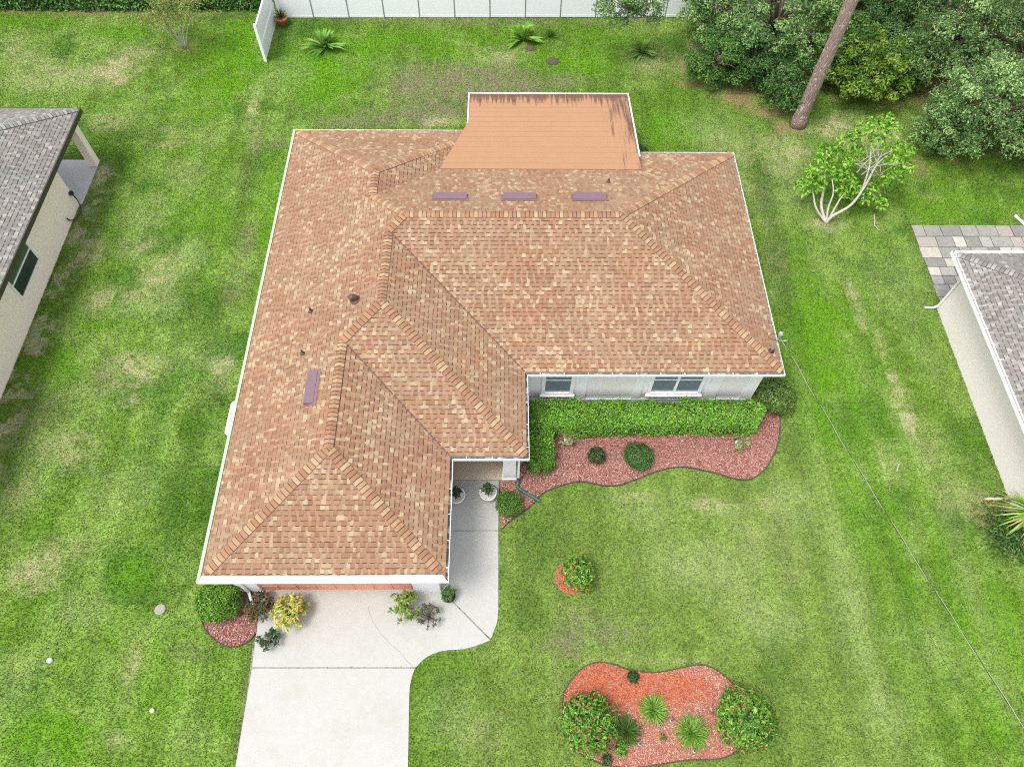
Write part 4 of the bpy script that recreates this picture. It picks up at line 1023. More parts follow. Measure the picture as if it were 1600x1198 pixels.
# ------------------------------------------------------------------ plants
BOX = [(.16,.35,.034),(.12,.29,.026),(.19,.40,.04),(.065,.17,.018),(.28,.49,.07),(.14,.32,.03)]
OAK = [(.115,.235,.062),(.175,.315,.092),(.07,.16,.042),(.27,.40,.14),(.14,.265,.07)]
BRIGHT = [(.14,.27,.024),(.20,.33,.04),(.085,.19,.018),(.25,.37,.06)]
DEEP = [(.062,.155,.036),(.09,.20,.045),(.042,.105,.024),(.13,.25,.058)]
def hedge_path(name, path, w, h, n, pal, label, leaf=.07, cat='hedge', rough=.17):
    """a clipped hedge: leaves over a rounded box swept along path, plus a twiggy core"""
    path = [np.array(p[:2], float) for p in path]
    e = empty(name, (*path[0], 0), label, cat)
    seg = [np.linalg.norm(b - a) for a, b in zip(path[:-1], path[1:])]; L = sum(seg)
    t = rng.uniform(-w / 2, L + w / 2, n); P = np.empty((n, 3)); N = np.empty((n, 3))
    ang = rng.uniform(-.12, math.pi + .12, n)
    # superellipse cross section
    pw = .42
    cx = np.sign(np.cos(ang)) * np.abs(np.cos(ang)) ** pw * w / 2; cz = np.sign(np.sin(ang)) * np.abs(np.sin(ang)) ** pw * h
    # resample so that tops and flanks both fill
    flat = rng.random(n) < .5; cx[flat] = rng.uniform(-.48, .48, flat.sum()) * w; cz[flat] = h * (1 - .22 * np.abs(cx[flat] / (w / 2)) ** 3)
    side = (~flat) & (rng.random(n) < .6); sg = np.where(rng.random(n) < .5, -1, 1); cz[side] = rng.uniform(.02, .97, side.sum()) * h; cx[side] = sg[side] * w / 2 * (1 - .22 * (cz[side] / h) ** 3)
    over = np.clip(np.maximum(-t, t - L), 0, w / 2); shr = np.sqrt(np.clip(1 - (over / (w / 2)) ** 2, .02, 1)); cx *= shr
    end = over > 0; 
    acc = 0
    tc = np.clip(t, 0, L - 1e-6)
    for a, b, l in zip(path[:-1], path[1:], seg):
        d = (b - a) / l; nn = np.array([-d[1], d[0]])
        q = (tc >= acc) & (tc < acc + l)
        tt = t[q] - acc
        P[q, :2] = a + d * tt[:, None] + nn * cx[q][:, None]; P[q, 2] = cz[q]
        N[q, :2] = nn * (cx[q] / w * 2)[:, None] * .8; N[q, 2] = .35 + .65 * (cz[q] / h)
        acc += l
    bumpy = fbm(P[:, 0] * 2.2 + 50, P[:, 1] * 2.2 + 50 + P[:, 2], 9)
    P += N * ((bumpy - .5) * rough * 2)[:, None] + rng.normal(0, .018, (n, 3))
    P[:, 2] = np.maximum(P[:, 2], .03)
    dd = rng.random(n) < .3; P[dd] -= N[dd] * .09; up_ = rng.random(n) < .05; P[up_] += N[up_] * rng.uniform(.03, .11, (up_.sum(), 1))
    T = tints(n, pal); T *= rng.uniform(.7, 1.3, (n, 1)) * (.72 + .56 * fbm(P[:, 0] * 1.3 + 20, P[:, 1] * 1.3 + 20, 31))[:, None]
    link('foliage', leaf_mesh('foliage', P, N, leaf, .55, T, .55), e)
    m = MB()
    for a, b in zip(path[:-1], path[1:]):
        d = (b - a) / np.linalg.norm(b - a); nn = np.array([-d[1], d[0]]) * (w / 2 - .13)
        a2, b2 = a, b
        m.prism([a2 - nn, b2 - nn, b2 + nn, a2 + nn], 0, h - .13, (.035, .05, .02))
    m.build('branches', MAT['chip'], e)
    return e
def ball(name, c, r, h, n, pal, label, leaf=.06, cat='shrub', rough=.12, group=None, squash=2.4):
    e = empty(name, (c[0], c[1], 0), label, cat, group)
    d = unit(rng.normal(0, 1, (n, 3))); d[:, 2] = np.abs(d[:, 2]) * 1.0 - .25 * (rng.random(n) < .45) 
    d = unit(d); P = np.empty((n, 3))
    bm = fbm(d[:, 0] * 2.5 + 30, d[:, 1] * 2.5 + 30 + d[:, 2] * 2, int(abs(c[0] * 97)) % 60)
    q = (1 + (bm - .5) * rough * 3) * (1 - .12 * (rng.random(n) < .3) * rng.random(n) * 2)
    P[:, :2] = np.array(c[:2]) + d[:, :2] * r * q[:, None]; P[:, 2] = h * .5 + d[:, 2] * h * .5 * q
    up_ = rng.random(n) < .06; P[up_] += d[up_] * rng.uniform(.03, .12, (up_.sum(), 1)) * min(1, r * 1.6)
    P += rng.normal(0, .018, P.shape); P[:, 2] = np.maximum(P[:, 2], .03)
    T = tints(n, pal) * rng.uniform(.7, 1.3, (n, 1)); T *= (.75 + .5 * bm)[:, None]
    link('foliage', leaf_mesh('foliage', P, unit(d + np.array([0, 0, .3])), leaf, .55, T, .55), e)
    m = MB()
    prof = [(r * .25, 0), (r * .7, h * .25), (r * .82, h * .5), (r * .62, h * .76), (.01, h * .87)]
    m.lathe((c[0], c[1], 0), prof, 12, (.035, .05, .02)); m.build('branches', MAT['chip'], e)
    return e
hedge_path('hedge', [(1.55, 11.72), (8.35, 11.78)], 1.02, .98, 30000, BOX, 'long clipped boxwood hedge under the white front windows')
hedge_path('hedge', [(1.25, 10.25), (1.23, 11.75)], .98, .88, 9500, BOX, 'short hedge leg running forward beside the entry pillar')
c = at(1212, 622, .5); ball('shrub', c, .62, 1.25, 4500, [(.11,.20,.04),(.15,.26,.055),(.07,.14,.028),(.20,.29,.07)], 'round olive shrub at the right end of the front hedge')
c = at(795, 787, .35); ball('shrub', c, .40, .72, 3800, [(.10,.22,.022),(.14,.27,.035),(.07,.16,.018)], 'ball clipped bright shrub beside the entry walk', .05)
c = at(343, 938, .45); ball('shrub', c, .64, 1.0, 6500, [(.14,.30,.028),(.20,.37,.04),(.08,.19,.02)], 'round bright shrub under the front left roof corner', .065)
c = at(997, 713, .25); ball('shrub', c, .47, .55, 4200, [(.075,.17,.04),(.10,.21,.05),(.05,.12,.028)], 'round clipped shrub in the middle of the front bed', .05)
c = at(932, 713, .2); ball('shrub', c, .26, .5, 700, [(.04,.085,.022),(.07,.12,.03),(.09,.10,.035),(.03,.06,.018)], 'small loose dark shrub left of the round clipped one', .09)
ball('shrub', (-1.75, 23.9, 0), .45, 1.5, 2600, BOX, 'green shrub at the left side of the orange porch roof', .07)
ball('shrub', (5.65, 24.0, 0), .55, 1.5, 3400, [(.05,.12,.02),(.075,.16,.026),(.035,.085,.016)], 'dark shrub beside the right edge of the orange porch roof', .07)
ball('shrub', (9.0, 20.4, 0), .62, 1.3, 3200, [(.05,.11,.022),(.075,.15,.03),(.035,.08,.017)], 'dark shrub against the right wall near the back corner', .07)

def spray(name, base, n, length, width, pal, label, cat, parts=False, lean=(.25, 1.2), droop=.5, group=None, parent=None):
    """a rosette of strap leaves; each leaf its own part when parts"""
    e = parent or empty(name, base, label, cat, group); shared = []
    def blade(L, ln, tint, dr):
        m = MB(); k = 6; pts = []
        for i in range(k + 1):
            t = i / k; r = L * (math.sin(ln) * t); z = L * (math.cos(ln) * t - dr * t * t * .6)
            w = width * (.55 + .9 * t * (1 - t) * 2) * (1 - t ** 3) + .003
            pts.append(((r, -w / 2, z + .25 * w), (r, 0, z), (r, w / 2, z + .25 * w)))
        for a, b in zip(pts[:-1], pts[1:]):
            m.poly([a[0], b[0], b[1], a[1]], tint); m.poly([a[1], b[1], b[2], a[2]], tint)
        return m
    big = MB()
    for i in range(n):
        a = i * 2.399 + random.uniform(-.3, .3); f = (i + .5) / n
        if parts:
            key = i % 7
            if len(shared) <= key: shared.append(blade(length * random.uniform(.8, 1.1), lean[0] + (lean[1] - lean[0]) * key / 6, pal[key % len(pal)], droop * random.uniform(.7, 1.2)).mesh('leaf', MAT['leaf']))
            o = bpy.data.objects.new('leaf', shared[key]); col.objects.link(o); o.parent = e
            o.rotation_euler = (0, 0, a); 
            o.location = (random.uniform(-.04, .04), random.uniform(-.04, .04), .02) if parent is None else (base[0] - e.location.x, base[1] - e.location.y, base[2] - e.location.z)
        else:
            q = blade(length * random.uniform(.75, 1.15), lean[0] + (lean[1] - lean[0]) * f ** .8, tuple(x * random.uniform(.75, 1.3) for x in random.choice(pal)), droop * random.uniform(.6, 1.3))
            b = len(big.v); ca, sa = math.cos(a), math.sin(a); jx, jy = random.uniform(-.05, .05), random.uniform(-.05, .05)
            big.v += [(base[0] + jx + x * ca - y * sa, base[1] + jy + x * sa + y * ca, base[2] + z) for x, y, z in q.v]
            big.f += [[b + z for z in f_] for f_ in q.f]; big.t += q.t
    if not parts: big.build('leaves', MAT['leaf'], e)
    return e
LILY = [(.17,.36,.055),(.24,.44,.08),(.11,.26,.04),(.32,.48,.13)]
spray('crinum_lily', at(508, 76), 66, 1.25, .16, LILY, 'large strap leaved lily by the white fence, nearest the terracotta pot', 'plant', True, (.2, 1.25), .35, 'lilies along the back fence')
spray('crinum_lily', at(817, 63), 64, 1.15, .17, [(.20,.40,.045),(.28,.48,.08),(.14,.31,.035)], 'bright strap leaved lily in the middle of the fence line, behind a dirt spot', 'plant', True, (.2, 1.3), .4, 'lilies along the back fence')
spray('ornamental_grass', at(860, 58), 70, .75, .03, [(.07,.17,.022),(.10,.22,.03)], 'small fine bladed grass clump right of the middle lily', 'plant', False, (.1, 1.1), .4)
spray('crinum_lily', at(1003, 84), 60, 1.05, .16, [(.22,.38,.07),(.28,.44,.11),(.15,.29,.05)], 'pale green strap leaved lily under the hanging tree branch', 'plant', True, (.2, 1.35), .45, 'lilies along the back fence')
LIR = [(.17,.34,.04),(.25,.44,.075),(.11,.24,.03),(.33,.50,.12)]
spray('liriope_clump', at(1021, 1110, .02), 360, .52, .026, LIR, 'uppermost of the three grassy clumps in the island bed', 'plant', False, (.15, 1.45), .45, 'grassy clumps in the island bed')
spray('liriope_clump', at(979, 1142, .02), 320, .52, .026, [(.10,.16,.03),(.11,.21,.045),(.05,.12,.022)], 'darker grassy clump tucked against the left flowering bush', 'plant', False, (.15, 1.4), .45, 'grassy clumps in the island bed')
spray('liriope_clump', at(1080, 1144, .02), 430, .60, .026, LIR, 'widest grassy clump, next to the right flowering bush', 'plant', False, (.15, 1.45), .45, 'grassy clumps in the island bed')

def ixora(c, r, h, n, label, red=.1):
    """flowering shrub of leaf rosettes with red buds"""
    e = empty('flowering_shrub', (c[0], c[1], 0), label, 'shrub')
    d = unit(rng.normal(0, 1, (n, 3))); d[:, 2] = np.abs(d[:, 2]) * 1.1 - .22 * (rng.random(n) < .35); d = unit(d)
    bm = fbm(d[:, 0] * 2.3 + 30, d[:, 1] * 2.3 + 30, int(abs(c[0] * 31)) % 50)
    q = rng.uniform(.70, 1.12, n) * (.8 + .4 * bm)
    C = np.empty((n, 3)); C[:, :2] = c[:2] + d[:, :2] * (r * q)[:, None]; C[:, 2] = np.maximum(.08, h * .48 + d[:, 2] * h * .52 * q)
    per = 9; D = unit(d + np.array([0, 0, .6]))
    P = np.repeat(C, per, 0); ND = np.repeat(D, per, 0)
    a = rng.normal(0, 1, P.shape); a = unit(a - ND * (a * ND).sum(1, keepdims=True))
    L = .085
    P = P + a * L * .5 + ND * rng.uniform(-.04, .03, (len(P), 1))
    T = tints(len(P), [(.10,.25,.026),(.16,.34,.035),(.05,.13,.018),(.30,.46,.07)], [.3, .3, .25, .15])
    link('foliage', leaf_mesh('foliage', P, unit(ND + a * .4),   .13, .34, T, .25, tdir=a), e)
    k = rng.random(n) < red; B = C[k] + D[k] * .05; per = 7
    PB = np.repeat(B, per, 0) + rng.normal(0, .022, (len(B) * per, 3))
    fo = link('flowers', leaf_mesh('flowers', PB, np.repeat(D[k], per, 0), .05, .7, tints(len(PB), [(.46,.11,.05),(.52,.19,.09),(.36,.07,.04)]), .5), e)
    tag(fo, kind='stuff')
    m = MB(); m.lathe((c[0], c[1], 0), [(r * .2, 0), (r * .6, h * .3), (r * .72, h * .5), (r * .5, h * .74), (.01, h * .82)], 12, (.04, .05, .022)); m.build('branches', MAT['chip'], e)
c = at(917, 1130, .45); ixora(c, .76, .98, 430, 'red budded bush at the left end of the island bed', .13)
c = at(1163, 1122, .45); ixora(c, .78, .98, 450, 'red budded bush at the right end of the island bed', .11)
c = at(903, 896, .4); ixora(c, .50, .9, 190, 'small red flowering bush in the round orange mulch patch', .16)
c = at(989, 1058, .05); ball('shrub', c, .16, .2, 300, [(.035,.085,.018),(.055,.12,.024)], 'tiny dark green tuft near the top of the island bed', .06)
c = at(970, 1170, .1); ball('shrub', c, .17, .25, 220, BOX, 'little green sprout below the darker grassy clump', .07)
c = at(948, 1186, .1); ball('shrub', c, .13, .25, 160, [(.05,.10,.025),(.075,.13,.035)], 'tiny dark sprout at the lower edge of the island bed', .07)
c = at(1035, 1151, .05); ball('seedling', c, .09, .14, 70, [(.26,.32,.05),(.20,.29,.045)], 'tiny yellow green seedling in the middle of the island bed', .06, 'plant')
for k, (u, v, lb) in enumerate(((1046, 1127, 'solar stake light beside the uppermost grassy clump'), (997, 1163, 'solar stake light below the darker grassy clump'), (1081, 1174, 'solar stake light below the widest grassy clump'))):
    p = at(u, v); e = empty('solar_light', p, lb, 'garden light', 'solar lights in the island bed')
    MB().tube([(p[0], p[1], 0), (p[0], p[1], .25)], .01, 6).build('stake', MAT['galv'], e)
    MB().lathe((p[0], p[1], .22), [(.02, 0), (.035, .02), (.04, .07), (.052, .08), (.042, .10), (.002, .112)], 14).build('lamp_head', MAT['galv'], e)
    MB().box((p[0] - .026, p[1] - .026, .325), (p[0] + .026, p[1] + .026, .336)).build('solar_panel', MAT['black'], e)

def croton(c, h, r, nclump, per, pal, label, leaf=.14, stems=6, pot=None, cat='plant', clump=.16, aspect=.38):
    e = empty('croton_plant' if pot is None else 'potted_plant', (c[0], c[1], 0), label, cat)
    z0 = 0.0
    if pot:
        rr, hh, mt = pot; z0 = hh * .9
        MB().lathe((c[0], c[1], 0.036), [(.001, 0), (rr * .72, 0), (rr * .95, hh * .85), (rr * 1.06, hh * .86), (rr * 1.06, hh), (rr * .93, hh), (rr * .88, hh * .88), (.001, hh * .88)], 22).build('pot', MAT[mt], e, True)
    st = MB(); P, N, T = [], [], []; pl = np.array(pal)
    for k in range(nclump):
        a = random.uniform(0, 2 * math.pi); q = math.sqrt(random.random()) * r
        tip = np.array([c[0] + q * math.cos(a), c[1] + q * math.sin(a), z0 + (h - z0) * (1 - .45 * (q / r) ** 2) * random.uniform(.7, 1.05)])
        mid = np.array([c[0] + .3 * q * math.cos(a), c[1] + .3 * q * math.sin(a), z0 + (tip[2] - z0) * .5])
        st.tube([(c[0], c[1], z0), mid, tip], [.018, .013, .007], 5)
        d = unit(rng.normal(0, 1, (per, 3))); d[:, 2] = np.abs(d[:, 2]) * .7 - .15; d = unit(d)
        P.append(tip + d * leaf * .55); N.append(unit(np.array([0, 0, 1.0]) + d * .35)); T.append((d, pl[rng.integers(0, len(pl), per)] * rng.uniform(.8, 1.2, (per, 1))))
    st.build('stems', MAT['brown_bark'], e)
    link('foliage', leaf_mesh('foliage', np.concatenate(P), np.concatenate(N), leaf, aspect, np.clip(np.concatenate([t[1] for t in T]), 0, .9), .3, tdir=np.concatenate([t[0] for t in T]) * 2.5), e)
    return e
c = at(452, 955, .5); croton(c, .95, .50, 46, 13, [(.50,.52,.10),(.60,.58,.15),(.35,.42,.07),(.24,.33,.05),(.55,.36,.14)], 'yellow croton bush standing on the driveway before the garage door', .15)
c = at(408, 948, .4); croton(c, .75, .42, 34, 11, [(.06,.075,.03),(.10,.075,.035),(.045,.06,.022),(.17,.075,.035),(.08,.11,.035)], 'dark bronze croton at the corner of the garage bed', .14)
c = at(420, 1000, .25); croton(c, .5, .32, 18, 11, [(.045,.095,.035),(.065,.13,.045),(.035,.07,.028),(.09,.14,.05)], 'low dark green plant at the left edge of the driveway', .12)
c = at(632, 945, .5); croton(c, .95, .46, 44, 13, [(.17,.28,.05),(.24,.34,.07),(.11,.20,.035),(.30,.36,.10)], 'light green bushy plant right of the garage door', .12)
c = at(669, 962, .3); croton(c, .65, .36, 28, 10, [(.10,.10,.06),(.13,.095,.075),(.08,.12,.045),(.16,.11,.095),(.10,.14,.05)], 'purplish leggy plant between the bushy plant and the black pot', .09)
c = at(702, 934); e = croton(c, .62, .22, 22, 14, [(.055,.14,.025),(.085,.19,.032),(.12,.22,.05)], 'round leafy plant in the black pot by the garage corner', .08, pot=(.20, .26, 'black'), cat='potted plant')
c = at(763, 776); croton(c, .85, .13, 12, 10, [(.035,.065,.022),(.06,.095,.03),(.12,.15,.065),(.045,.08,.028)], 'dark plant in the white pot in the middle of the entry walk', .17, pot=(.27, .36, 'pot_white'), cat='potted plant', aspect=.24)
c = at(714, 780); croton(c, .82, .12, 11, 10, [(.03,.05,.02),(.045,.07,.026),(.06,.085,.035)], 'dark plant in the white pot half hidden under the garage gutter', .15, pot=(.27, .36, 'pot_white'), cat='potted plant', aspect=.3)
c = at(888, 692); croton(c, .5, .28, 14, 9, [(.20,.26,.06),(.30,.32,.10),(.14,.20,.05),(.34,.26,.12)], 'sparse yellowish plant in a small white pot at the inner corner of the hedge', .13, pot=(.15, .2, 'pot_white'), cat='potted plant', aspect=.3)
c = at(1152, 697); croton(c, .45, .30, 14, 8, [(.25,.30,.09),(.33,.34,.13),(.17,.23,.06)], 'pale yellowish plant in a white pot before the right part of the hedge', .13, pot=(.13, .18, 'pot_white'), cat='potted plant', aspect=.3)
c = at(443, 40); e = empty('potted_plant', c, 'dark leaved plant in a terracotta pot by the white fence corner', 'potted plant')
MB().lathe((c[0], c[1], 0), [(.001, 0), (.2, 0), (.27, .36), (.3, .36), (.3, .46), (.26, .46), (.25, .4), (.001, .4)], 22).build('pot', MAT['terracotta'], e, True)
spray('x', (c[0], c[1], .4), 26, .55, .07, [(.03,.075,.025),(.05,.10,.03),(.06,.12,.035)], None, None, False, (.1, 1.1), .3, parent=e)
# green drain hose from the downspout into the bed
tag(MB().tube(smooth_path([(.505, yb + OV - .055, .36), (.51, yb + OV - .08, .2), at(808, 760, .09), at(818, 768, .085), at(832, 776, .08), at(844, 783, .075)], 5), .06, 9).build('drain_hose', MAT['drain_green']), 'green drain hose curving from the entry downspout into the mulch', 'hose')

# tall dark hedge at the back left
hedge_path('hedge', [at(-40, 12)[:2] + [0, .6], at(190, 14)[:2] + [0, .6], at(398, 14)[:2] + [0, .6]], 1.7, 1.75, 26000, [(.075,.20,.035),(.11,.27,.05),(.05,.14,.025),(.17,.34,.07)], 'tall dark green hedge along the back left boundary', .15, rough=.3)
def limb_tree(name, base, stems, label, cat, bark, parent=None):
    e = empty(name, base, label, cat); m = MB()
    for pts, r0, r1 in stems:
        p = smooth_path(pts, 4); m.tube(p, [.72 * (r0 + (r1 - r0) * i / (len(p) - 1)) for i in range(len(p))], 8)
    m.build('trunk', MAT[bark], e, True); return e
# crape myrtle
b = at(288, 76); st = []
tips = []
for k in range(7):
    a = k * .9; t = b + np.array([math.cos(a) * random.uniform(.5, 1.4), math.sin(a) * .7 - .1, random.uniform(1.3, 2.5)]); tips.append(t)
    st.append(([b + [math.cos(a) * .08, math.sin(a) * .08, 0], b + (t - b) * .5 + [0, 0, .25], t], .035, .01))
e = limb_tree('crape_myrtle', b, st, 'thin multi stemmed tree with sparse yellowish leaves before the dark hedge', 'tree', 'pale_bark')
C = np.array([t + rng.normal(0, .35, 3) for t in tips for _ in range(9)]); P, N, I = clump_cloud(C, rng.uniform(.22, .45, len(C)), 60)
link('crown', leaf_mesh('crown', P, N, .10, .45, tints(len(P), [(.20,.27,.05),(.27,.33,.075),(.13,.20,.04),(.32,.33,.11)]), .8), e)
# white trunked plumeria
b = at(1291, 349); st = []
def PT(u, v, z): return at(u, v, z)
st.append(([b, PT(1300, 338, .35), PT(1330, 320, .8), PT(1352, 290, 1.5), PT(1372, 255, 2.1), PT(1400, 235, 2.5)], .10, .03))
st.append(([PT(1345, 303, 1.15), PT(1358, 262, 1.9), PT(1362, 225, 2.5), PT(1370, 205, 2.8)], .055, .025))
st.append(([b, PT(1283, 322, .5), PT(1287, 295, 1.0), PT(1290, 262, 1.6), PT(1292, 235, 2.1)], .10, .03))
st.append(([b, PT(1275, 325, .5), PT(1270, 300, .9), PT(1262, 275, 1.3)], .07, .025))
st.append(([b, PT(1294, 325, .5), PT(1302, 302, 1.0), PT(1300, 280, 1.4)], .07, .025))
st.append(([b, PT(1302, 330, .4), PT(1312, 312, .8), PT(1322, 300, 1.05)], .07, .03))
st.append(([PT(1290, 262, 1.6), PT(1310, 240, 2.1), PT(1325, 215, 2.5)], .045, .025))
for k in range(34):
    s0 = PT(random.uniform(1335, 1385), random.uniform(235, 275), random.uniform(1.9, 2.3)); dv = np.array([random.uniform(-.7, .7), random.uniform(-.5, .5), random.uniform(.15, .7)])
    st.append(([s0, s0 + dv * .5 + rng.normal(0, .06, 3), s0 + dv], .02, .007))
plum = limb_tree('plumeria_tree', b, st, 'small tree with bare white branches and bright green leaf tufts', 'tree', 'pale_bark')
C = [PT(u, v, z) for u, v, z in ((1262,285,1.3),(1268,270,1.5),(1280,258,1.7),(1290,240,2.0),(1300,250,1.8),(1310,235,2.1),(1322,225,2.4),(1335,215,2.6),(1350,205,2.8),(1365,200,2.9),(1380,200,2.9),(1392,205,2.8),(1405,232,2.5),(1412,240,2.4),(1412,262,2.2),(1400,272,1.9),(1385,285,1.5),(1340,300,.9),(1330,285,1.2),(1345,310,.7),(1315,275,1.4),(1360,300,1.0),(1375,320,.6),(1255,295,1.0),(1275,290,1.2),(1370,225,2.5),(1340,240,2.0),(1395,255,2.2),(1300,270,1.5),(1325,255,1.8),(1318,300,.9),(1385,190,3.0))]
P, N, I = clump_cloud(np.array(C), rng.uniform(.2, .48, len(C)), 105)
link('crown', leaf_mesh('crown', P, N, .18, .48, tints(len(P), [(.17,.38,.025),(.24,.47,.045),(.11,.27,.02),(.32,.52,.08)]), .55), plum)

# tall pine: trunk leaves the top of the picture
b = at(1246, 195); e = empty('pine_tree', b, 'tall bare pine trunk with plated pinkish bark rising out of the frame', 'tree')
m = MB(); n = 40; sides = 20
pts = [(b[0] + .012 * z, b[1] + .004 * z, z) for z in np.linspace(-.1, 17, n)]
rad = [.30 - .009 * z + .12 * math.exp(-max(z, 0) * 3) for x, y, z in pts]
m.tube(pts, rad, sides)
m.v = [tuple(np.array(v) + rng.normal(0, .006, 3)) for v in m.v]
m.build('trunk', MAT['pine_bark'], e, True)
NEED = [(.045,.085,.025),(.06,.11,.035),(.035,.065,.02)]
crown((b[0] + .2, b[1] + .3, 15.6), (2.6, 2.6, 2.2), 26, 160, .55, NEED, 'crown', .35, .06, e)

# the thicket on the right
WOOD = [  # base px, height, radius, clumps, per clump, clump radius, palette, leaf, label, kind
 (1112, 126, 2.3, 1.45, 60, 130, .42, [(.075,.185,.032),(.105,.235,.042),(.05,.13,.024),(.15,.28,.06)], .12, 'rounded green shrub at the left front of the thicket', 'shrub'),
 (1105, 62, 4.0, 1.7, 60, 150, .55, OAK, .13, 'dark tree at the left end of the thicket beside the fence', 'tree'),
 (1190, 100, 5.2, 2.6, 90, 170, .62, OAK, .13, 'broad olive oak left of the pine trunk', 'tree'),
 (1218, 160, 2.2, 1.5, 55, 130, .45, DEEP, .12, 'dark viny shrub at the foot of the pine', 'shrub'),
 (1165, 128, 2.4, 1.2, 45, 120, .42, DEEP, .12, 'dark shrub right of the rounded green one', 'shrub'),
 (1335, 148, 2.9, 1.85, 70, 130, .48, BRIGHT, .16, 'bright yellow green bush right of the pine trunk', 'shrub'),
 (1290, 120, 3.2, 1.5, 50, 130, .5, [(.09,.20,.03),(.13,.25,.045),(.06,.145,.024)], .14, 'mid green bush just behind the pine trunk', 'shrub'),
 (1345, 62, 4.6, 2.4, 70, 160, .6, DEEP, .14, 'dark tree behind the bright yellow green bush', 'tree'),
 (1440, 120, 5.8, 2.9, 100, 190, .66, OAK, .12, 'large grey green oak in the middle of the thicket', 'tree'),
 (1395, 140, 2.6, 1.2, 40, 120, .45, OAK, .12, 'low oak sapling right of the bright bush', 'tree'),
 (1505, 232, 4.3, 2.5, 100, 180, .60, OAK, .11, 'spreading oak reaching out over the lawn above the patio', 'tree'),
 (1455, 235, 2.4, 1.3, 45, 140, .46, OAK, .11, 'small oak at the near left edge of the thicket', 'tree'),
 (1565, 150, 6.0, 3.0, 95, 180, .66, [(.095,.16,.05),(.14,.205,.072),(.06,.115,.036),(.20,.26,.10)], .12, 'tall oak at the right edge behind the spreading oak', 'tree'),
 (1610, 235, 3.4, 2.2, 70, 160, .55, OAK, .12, 'oak cut by the right edge of the picture', 'tree'),
 (1500, 60, 6.2, 3.0, 80, 170, .7, OAK, .13, 'oak at the back of the thicket near the top edge', 'tree'),
 (1255, 35, 5.6, 2.6, 70, 160, .65, OAK, .13, 'oak at the top edge left of the pine', 'tree'),
]
for u, v, h, r, nc, per, cr, pal, lf, lb, kd in WOOD:
    b = at(u, v); e = empty('oak_tree' if kd == 'tree' else 'shrub', b, lb, kd)
    c = (b[0], b[1], h * .52)
    pl = pal + ([tuple(x * 1.45 for x in pal[-2])] if kd == 'tree' else [])
    _, C = crown(c, (r * .92, r * .92, h * .47), int(nc * 1.9), int(per * .62), cr * .68, pl, 'crown', lf * 1.05, .42, e, .8, -.75)
    m = MB(); r0 = .05 + .028 * h
    m.tube([b, b + [.05, .02, h * .3], b + [.02, .1, h * .62]], [r0, r0 * .8, r0 * .4], 8)
    for q in C[::4]: 
        s0 = b + np.array([.03, .03, h * random.uniform(.15, .45)]); m.tube([s0, (s0 + q) / 2 + [0, 0, .15], q], [r0 * .42, r0 * .28, .012], 5)
    m.build('trunk', MAT['brown_bark'], e, True)
# branch of a tree beyond the fence
b = np.array([6.2, 36.6, 0]); e = empty('oak_tree', b, 'loose leafy tree hanging over the white fence at the top', 'tree')
c0 = at(988, 20, 2.6)
C = np.array([c0 + [random.uniform(-1.5, 1.3), random.uniform(-.5, .9), random.uniform(-.55, 1.0)] for _ in range(58)])
P, N, I = clump_cloud(C, rng.uniform(.25, .5, len(C)), 75)
link('crown', leaf_mesh('crown', P, N, .12, .5, tints(len(P), OAK), .7), e)
m = MB(); m.tube([b, b + [.1, -.1, 2.2], (b + c0) / 2 + [0, 0, 1.9], c0], [.14, .11, .08, .04], 8)
for q in C[::3]: m.tube([c0, (c0 + q) / 2, q], [.03, .02, .008], 5)
m.build('trunk', MAT['brown_bark'], e, True)

# arching plant and ground cover by the right house
b = at(1600, 812); e = empty('fountain_plant', b, 'pale arching strap leaved plant at the corner of the cream house', 'plant')
MB().tube([b, b + [0, 0, .35], b + [.02, 0, .62]], [.13, .11, .09], 9).build('trunk', MAT['brown_bark'], e)
pal = [(.24,.38,.06),(.34,.47,.10),(.16,.28,.04),(.42,.48,.17)]
spray('x', (b[0], b[1], .6), 190, 1.15, .06, pal, None, None, False, (.35, 1.75), .55, parent=e)
spray('x', (b[0], b[1], .5), 45, .75, .05, [(.42,.38,.30),(.52,.48,.40),(.34,.28,.20)], None, None, False, (1.5, 2.1), .5, parent=e)
P2 = np.stack([rng.normal(-.3, .55, 3400), rng.normal(-.45, .45, 3400)], 1) + b[:2]
g_ = np.concatenate([P2, rng.uniform(.03, .2, (len(P2), 1))], 1)
tag(link('ground_cover', leaf_mesh('ground_cover', g_, np.tile([[0, 0, 1.0]], (len(P2), 1)), .11, .5, tints(len(P2), [(.05,.125,.02),(.07,.16,.03),(.035,.09,.016),(.10,.20,.045)]), .5)), 'dark ground cover below the pale arching plant', kind='stuff')
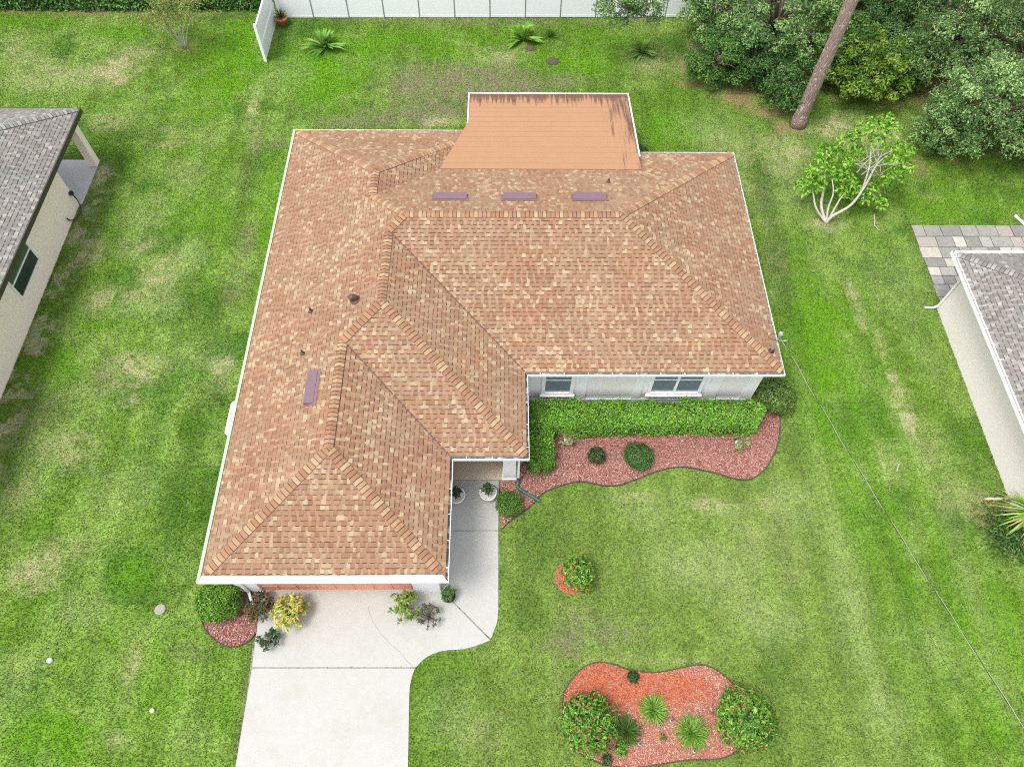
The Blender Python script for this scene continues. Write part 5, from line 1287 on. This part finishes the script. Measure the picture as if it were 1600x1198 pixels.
p = at(1537, 780); tag(MB().tube([p + [0, 0, .06], at(1562, 779, .06), at(1590, 779, .06)], .05, 8).build('drain_pipe', plain('tan_pipe', (.5, .42, .36), .6)), 'tan pipe lying in the grass below the cream wall', 'pipe')

# small things in the grass
for u, v, r, lb in ((79, 1032, .075, 'larger small white cap in the grass, nearer the left edge'), (239, 1110, .06, 'smaller white cap in the grass, nearer the driveway')):
    p = at(u, v); tag(MB().lathe((p[0], p[1], 0), [(r * .9, -.02), (r, .07), (r * .9, .1), (.001, .105)], 16).build('pipe_cap', MAT['white_paint'], None, True), lb, 'pipe cap', 'white caps in the left lawn')
p = at(251, 952); tag(MB().lathe((p[0], p[1], 0), [(.165, -.02), (.165, .045), (.14, .06), (.1, .055), (.001, .06)], 20).build('valve_cover', MAT['grey_cover'], None, True), 'round grey cover sunk in the lawn left of the garage', 'valve cover')
for u, v, r, lb in ((829, 76, .28, 'dark dug soil patch below the middle lily'), (864, 96, .36, 'wider dark dug soil patch right of the middle lily')):
    p = at(u, v); q = [(p[0] + r * random.uniform(.8, 1.15) * math.cos(t), p[1] + r * .8 * random.uniform(.8, 1.15) * math.sin(t)) for t in np.linspace(0, 2 * math.pi, 18)[:-1]]
    m = MB(); m.prism(q, -.02, .03); m.poly([(x * .5 + p[0] * .5, y * .5 + p[1] * .5, .09) for x, y in q])
    n = len(q)
    for k in range(n):
        a, b2 = q[k], q[(k+1)%n]; m.poly([(a[0], a[1], .031), (b2[0], b2[1], .031), ((b2[0]+p[0])/2, (b2[1]+p[1])/2, .09), ((a[0]+p[0])/2, (a[1]+p[1])/2, .09)])
    tag(m.build('soil_patch', MAT['soil']), lb, kind='structure')
tag(MB().tube([at(1405, 724, .05), at(1403, 730, .06), at(1401, 736, .05)], .018, 6).build('stick', MAT['pale_bark']), 'pale bare stick lying on the right lawn', 'stick')
tag(MB().tube([at(1366, 335, .45), at(1367, 345, .25), at(1366, 352, .12), at(1374, 360, .05)], [.012, .018, .02, .012], 6).build('twig', MAT['pale_bark']), 'small bare twig right of the white branched tree', 'twig')
